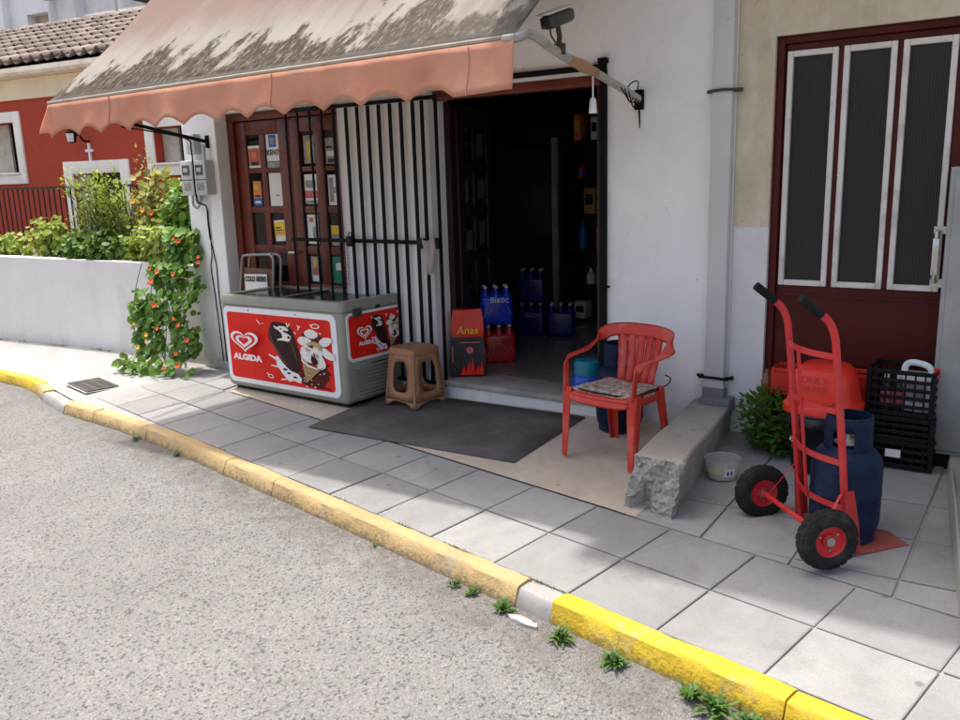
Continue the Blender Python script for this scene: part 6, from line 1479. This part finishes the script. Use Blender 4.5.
def water(loc, rz, m, label, text=None, six=True):
    t = thing('water_pack', label, 'water pack', loc, (0,0,rz), 'packs of bottled water in the shop'); r_ = .044; 
    for i in range(3):
        for j in range(2):
            x, y = (i-1)*.088, (j-.5)*.088; q = MB(); q.lathe([(0,0),(r_-.006,0),(r_,.012),(r_,.075),(r_-.003,.085),(r_,.095),(r_,.17),(r_-.003,.18),(r_,.19),(r_-.004,.225),(r_*.6,.265),(.016,.285),(.015,.30),(0,.30)],14,(x,y,0)); bt = q.build('bottle', m, t)
            q = MB(); q.lathe([(.0165,.30),(.0165,.318),(0,.319)],10,(x,y,0)); q.build('cap', 'capb', bt)
    q = MB(); q.box((0,0,.125),(.272,.184,.246)); q.build('film', m, t, bevel=.038, seg=4)
    q = MB(); zz = [.06,.11,.085,.15,.105,.175,.13,.10,.145,.085]; P = []
    for k, z_ in enumerate(zz): P.append((-.115+.23*k/9,-.0935,z_))
    q.tube(P, .003, 4); q.build('print', 'darkpaper' if m == 'water_shaded' else 'greyp', t)  # deep packs get darker print too, for the shade there
    if text: text_part(t, text, .06, (.02,-.0935,.205),(1,0,0),(0,0,1),'greyp' if m == 'water_shaded' else 'paper',shear=.1)
    return t
water((1.19,1.80,IZ),R(42),'water_red','red pack of bottles on the shop floor under the blue water pack')
water((1.17,1.80,IZ+.322),R(42),'water','blue pack of water bottles stacked on the red pack inside the doorway','Βίκος')
water((.82,2.95,IZ),R(20),'water_shaded','dim blue water pack on the floor deep in the shop, left of two','Βίκος'); water((1.10,3.02,IZ),R(25),'water_shaded','dim blue water pack on the floor deep in the shop, right of two','Βίκος')
water((.82,2.96,IZ+.322),R(20),'water_shaded','dim blue water pack stacked on the left pack deep in the shop')
sh = thing('shop_shelf', 'dark shelf unit stocked with dim groceries at the back of the shop', 'shelf', (1.5,3.95,IZ))
SY0 = 3.78
for k in range(6):
    q = MB(); q.bx(.78,2.9,SY0,SY0+.32,.24+k*.36,.262+k*.36); q.build('board', 'shelf', sh, world=True)
q = MB(); q.bx(.78,2.9,SY0+.321,SY0+.34,.23,2.3); q.build('back_board', 'shelf', sh, world=True)
random.seed(77); pc = 0
for lev in range(6):
    x = .82
    while x < 2.15 and pc < 90:
        ww, hh = random.uniform(.06,.15), random.uniform(.12,.29); z0_ = .2635+lev*.36; dp_ = random.uniform(.0,.05)
        m_ = random.choice(('orangep','paper','bluep','redp2','greenp','paper','yellowp','coneb','pwhite','greyp','redcrate'))
        if random.random() < .82:
            t = thing('grocery_packet', 'dim grocery packet on the shelf at the back of the dark shop', 'packet', (x+ww/2, SY0+.08, z0_), group='packets on the back shelf')
            if random.random() < .35:
                q = MB(); rr_ = min(.045, ww/2); q.lathe([(0,0),(rr_,0),(rr_,hh*.6),(rr_*.4,hh*.8),(rr_*.4,hh),(0,hh)], 12); q.build('bottle_body', m_, t)
                q = MB(); q.lathe([(rr_+.001,hh*.15),(rr_+.001,hh*.5)], 12); q.build('label_band', random.choice(('paper','redp2','bluep','yellowp')), t)
            else:
                q = MB(); q.bx(-ww/2,ww/2,-.06-dp_,.08,0,hh); q.build('box_body', m_, t, bevel=.006)
                q = MB(); q.bx(-ww*.35,ww*.35,-.0615-dp_,-.0602-dp_,hh*.35,hh*.75); q.build('label_band', random.choice(('paper','ink','redp2','yellowp')), t)
            pc += 1
        x += ww+random.uniform(.008,.03)
fg = thing('drinks_fridge', 'dark upright drinks fridge with a pale trim strip inside the shop', 'fridge', (.3,3.9,IZ))
q = MB(); q.bx(-.15,.75,3.7,4.35,.23,2.2); q.build('case', 'black_pl', fg, world=True, bevel=.01)
q = MB(); q.bx(.64,.70,3.66,3.699,.35,2.1); q.build('trim', 'fridge', fg, world=True)
q = MB(); q.bx(-.10,.62,3.69,3.698,.4,2.0); q.build('glass_door', 'darkglass', fg, world=True)

# ------------------------------------------------------------------ light, world, camera
sc = bpy.context.scene
SUN = Vector((-.29,.09,1)).normalized()           # towards the sun: high, from behind the shop and to the left
sl = bpy.data.lights.new('sun', 'SUN'); sl.energy = 4.25; sl.angle = R(1.6); sl.color = (1,.975,.93)
so = bpy.data.objects.new('sun', sl); C.objects.link(so); so.rotation_euler = SUN.to_track_quat('Z','Y').to_euler()
wd = bpy.data.worlds.new('World'); sc.world = wd; wd.use_nodes = True; nt = wd.node_tree
sky = nt.nodes.new('ShaderNodeTexSky'); sky.sky_type = 'NISHITA'; sky.sun_disc = False
sky.sun_elevation = math.asin(SUN.z); sky.sun_rotation = math.atan2(SUN.x, SUN.y); sky.air_density = 1.; sky.dust_density = 6.; sky.ozone_density = .6
bg = nt.nodes['Background']; bg.inputs['Strength'].default_value = .335; tn = nt.nodes.new('ShaderNodeMix'); tn.data_type = 'RGBA'; tn.blend_type = 'MULTIPLY'; tn.inputs[0].default_value = 1; tn.inputs[7].default_value = (1.015,1.0,.955,1)
nt.links.new(sky.outputs[0], tn.inputs[6]); nt.links.new(tn.outputs[2], bg.inputs['Color'])
cd = bpy.data.cameras.new('camera'); co = bpy.data.objects.new('camera', cd); C.objects.link(co); sc.camera = co
cd.sensor_fit = 'HORIZONTAL'; cd.sensor_width = 36; cd.lens = 854.057/960*36; cd.clip_start = .05; cd.clip_end = 2000
yaw, pitch, roll = R(-35.21186), R(12.33137), R(-1.77161)
fw = Vector((math.sin(yaw)*math.cos(pitch), math.cos(yaw)*math.cos(pitch), -math.sin(pitch)))
r0 = fw.cross(Vector((0,0,1))).normalized(); u0 = r0.cross(fw)
rr0 = r0*math.cos(roll)+u0*math.sin(roll); uu0 = -r0*math.sin(roll)+u0*math.cos(roll)
co.matrix_world = Matrix.Translation((5.10255,-4.01920,1.77488)) @ Matrix((rr0, uu0, -fw)).transposed().to_4x4()
sc.view_settings.view_transform = 'Standard'; sc.view_settings.look = 'None'; sc.view_settings.exposure = 0; sc.view_settings.gamma = 1
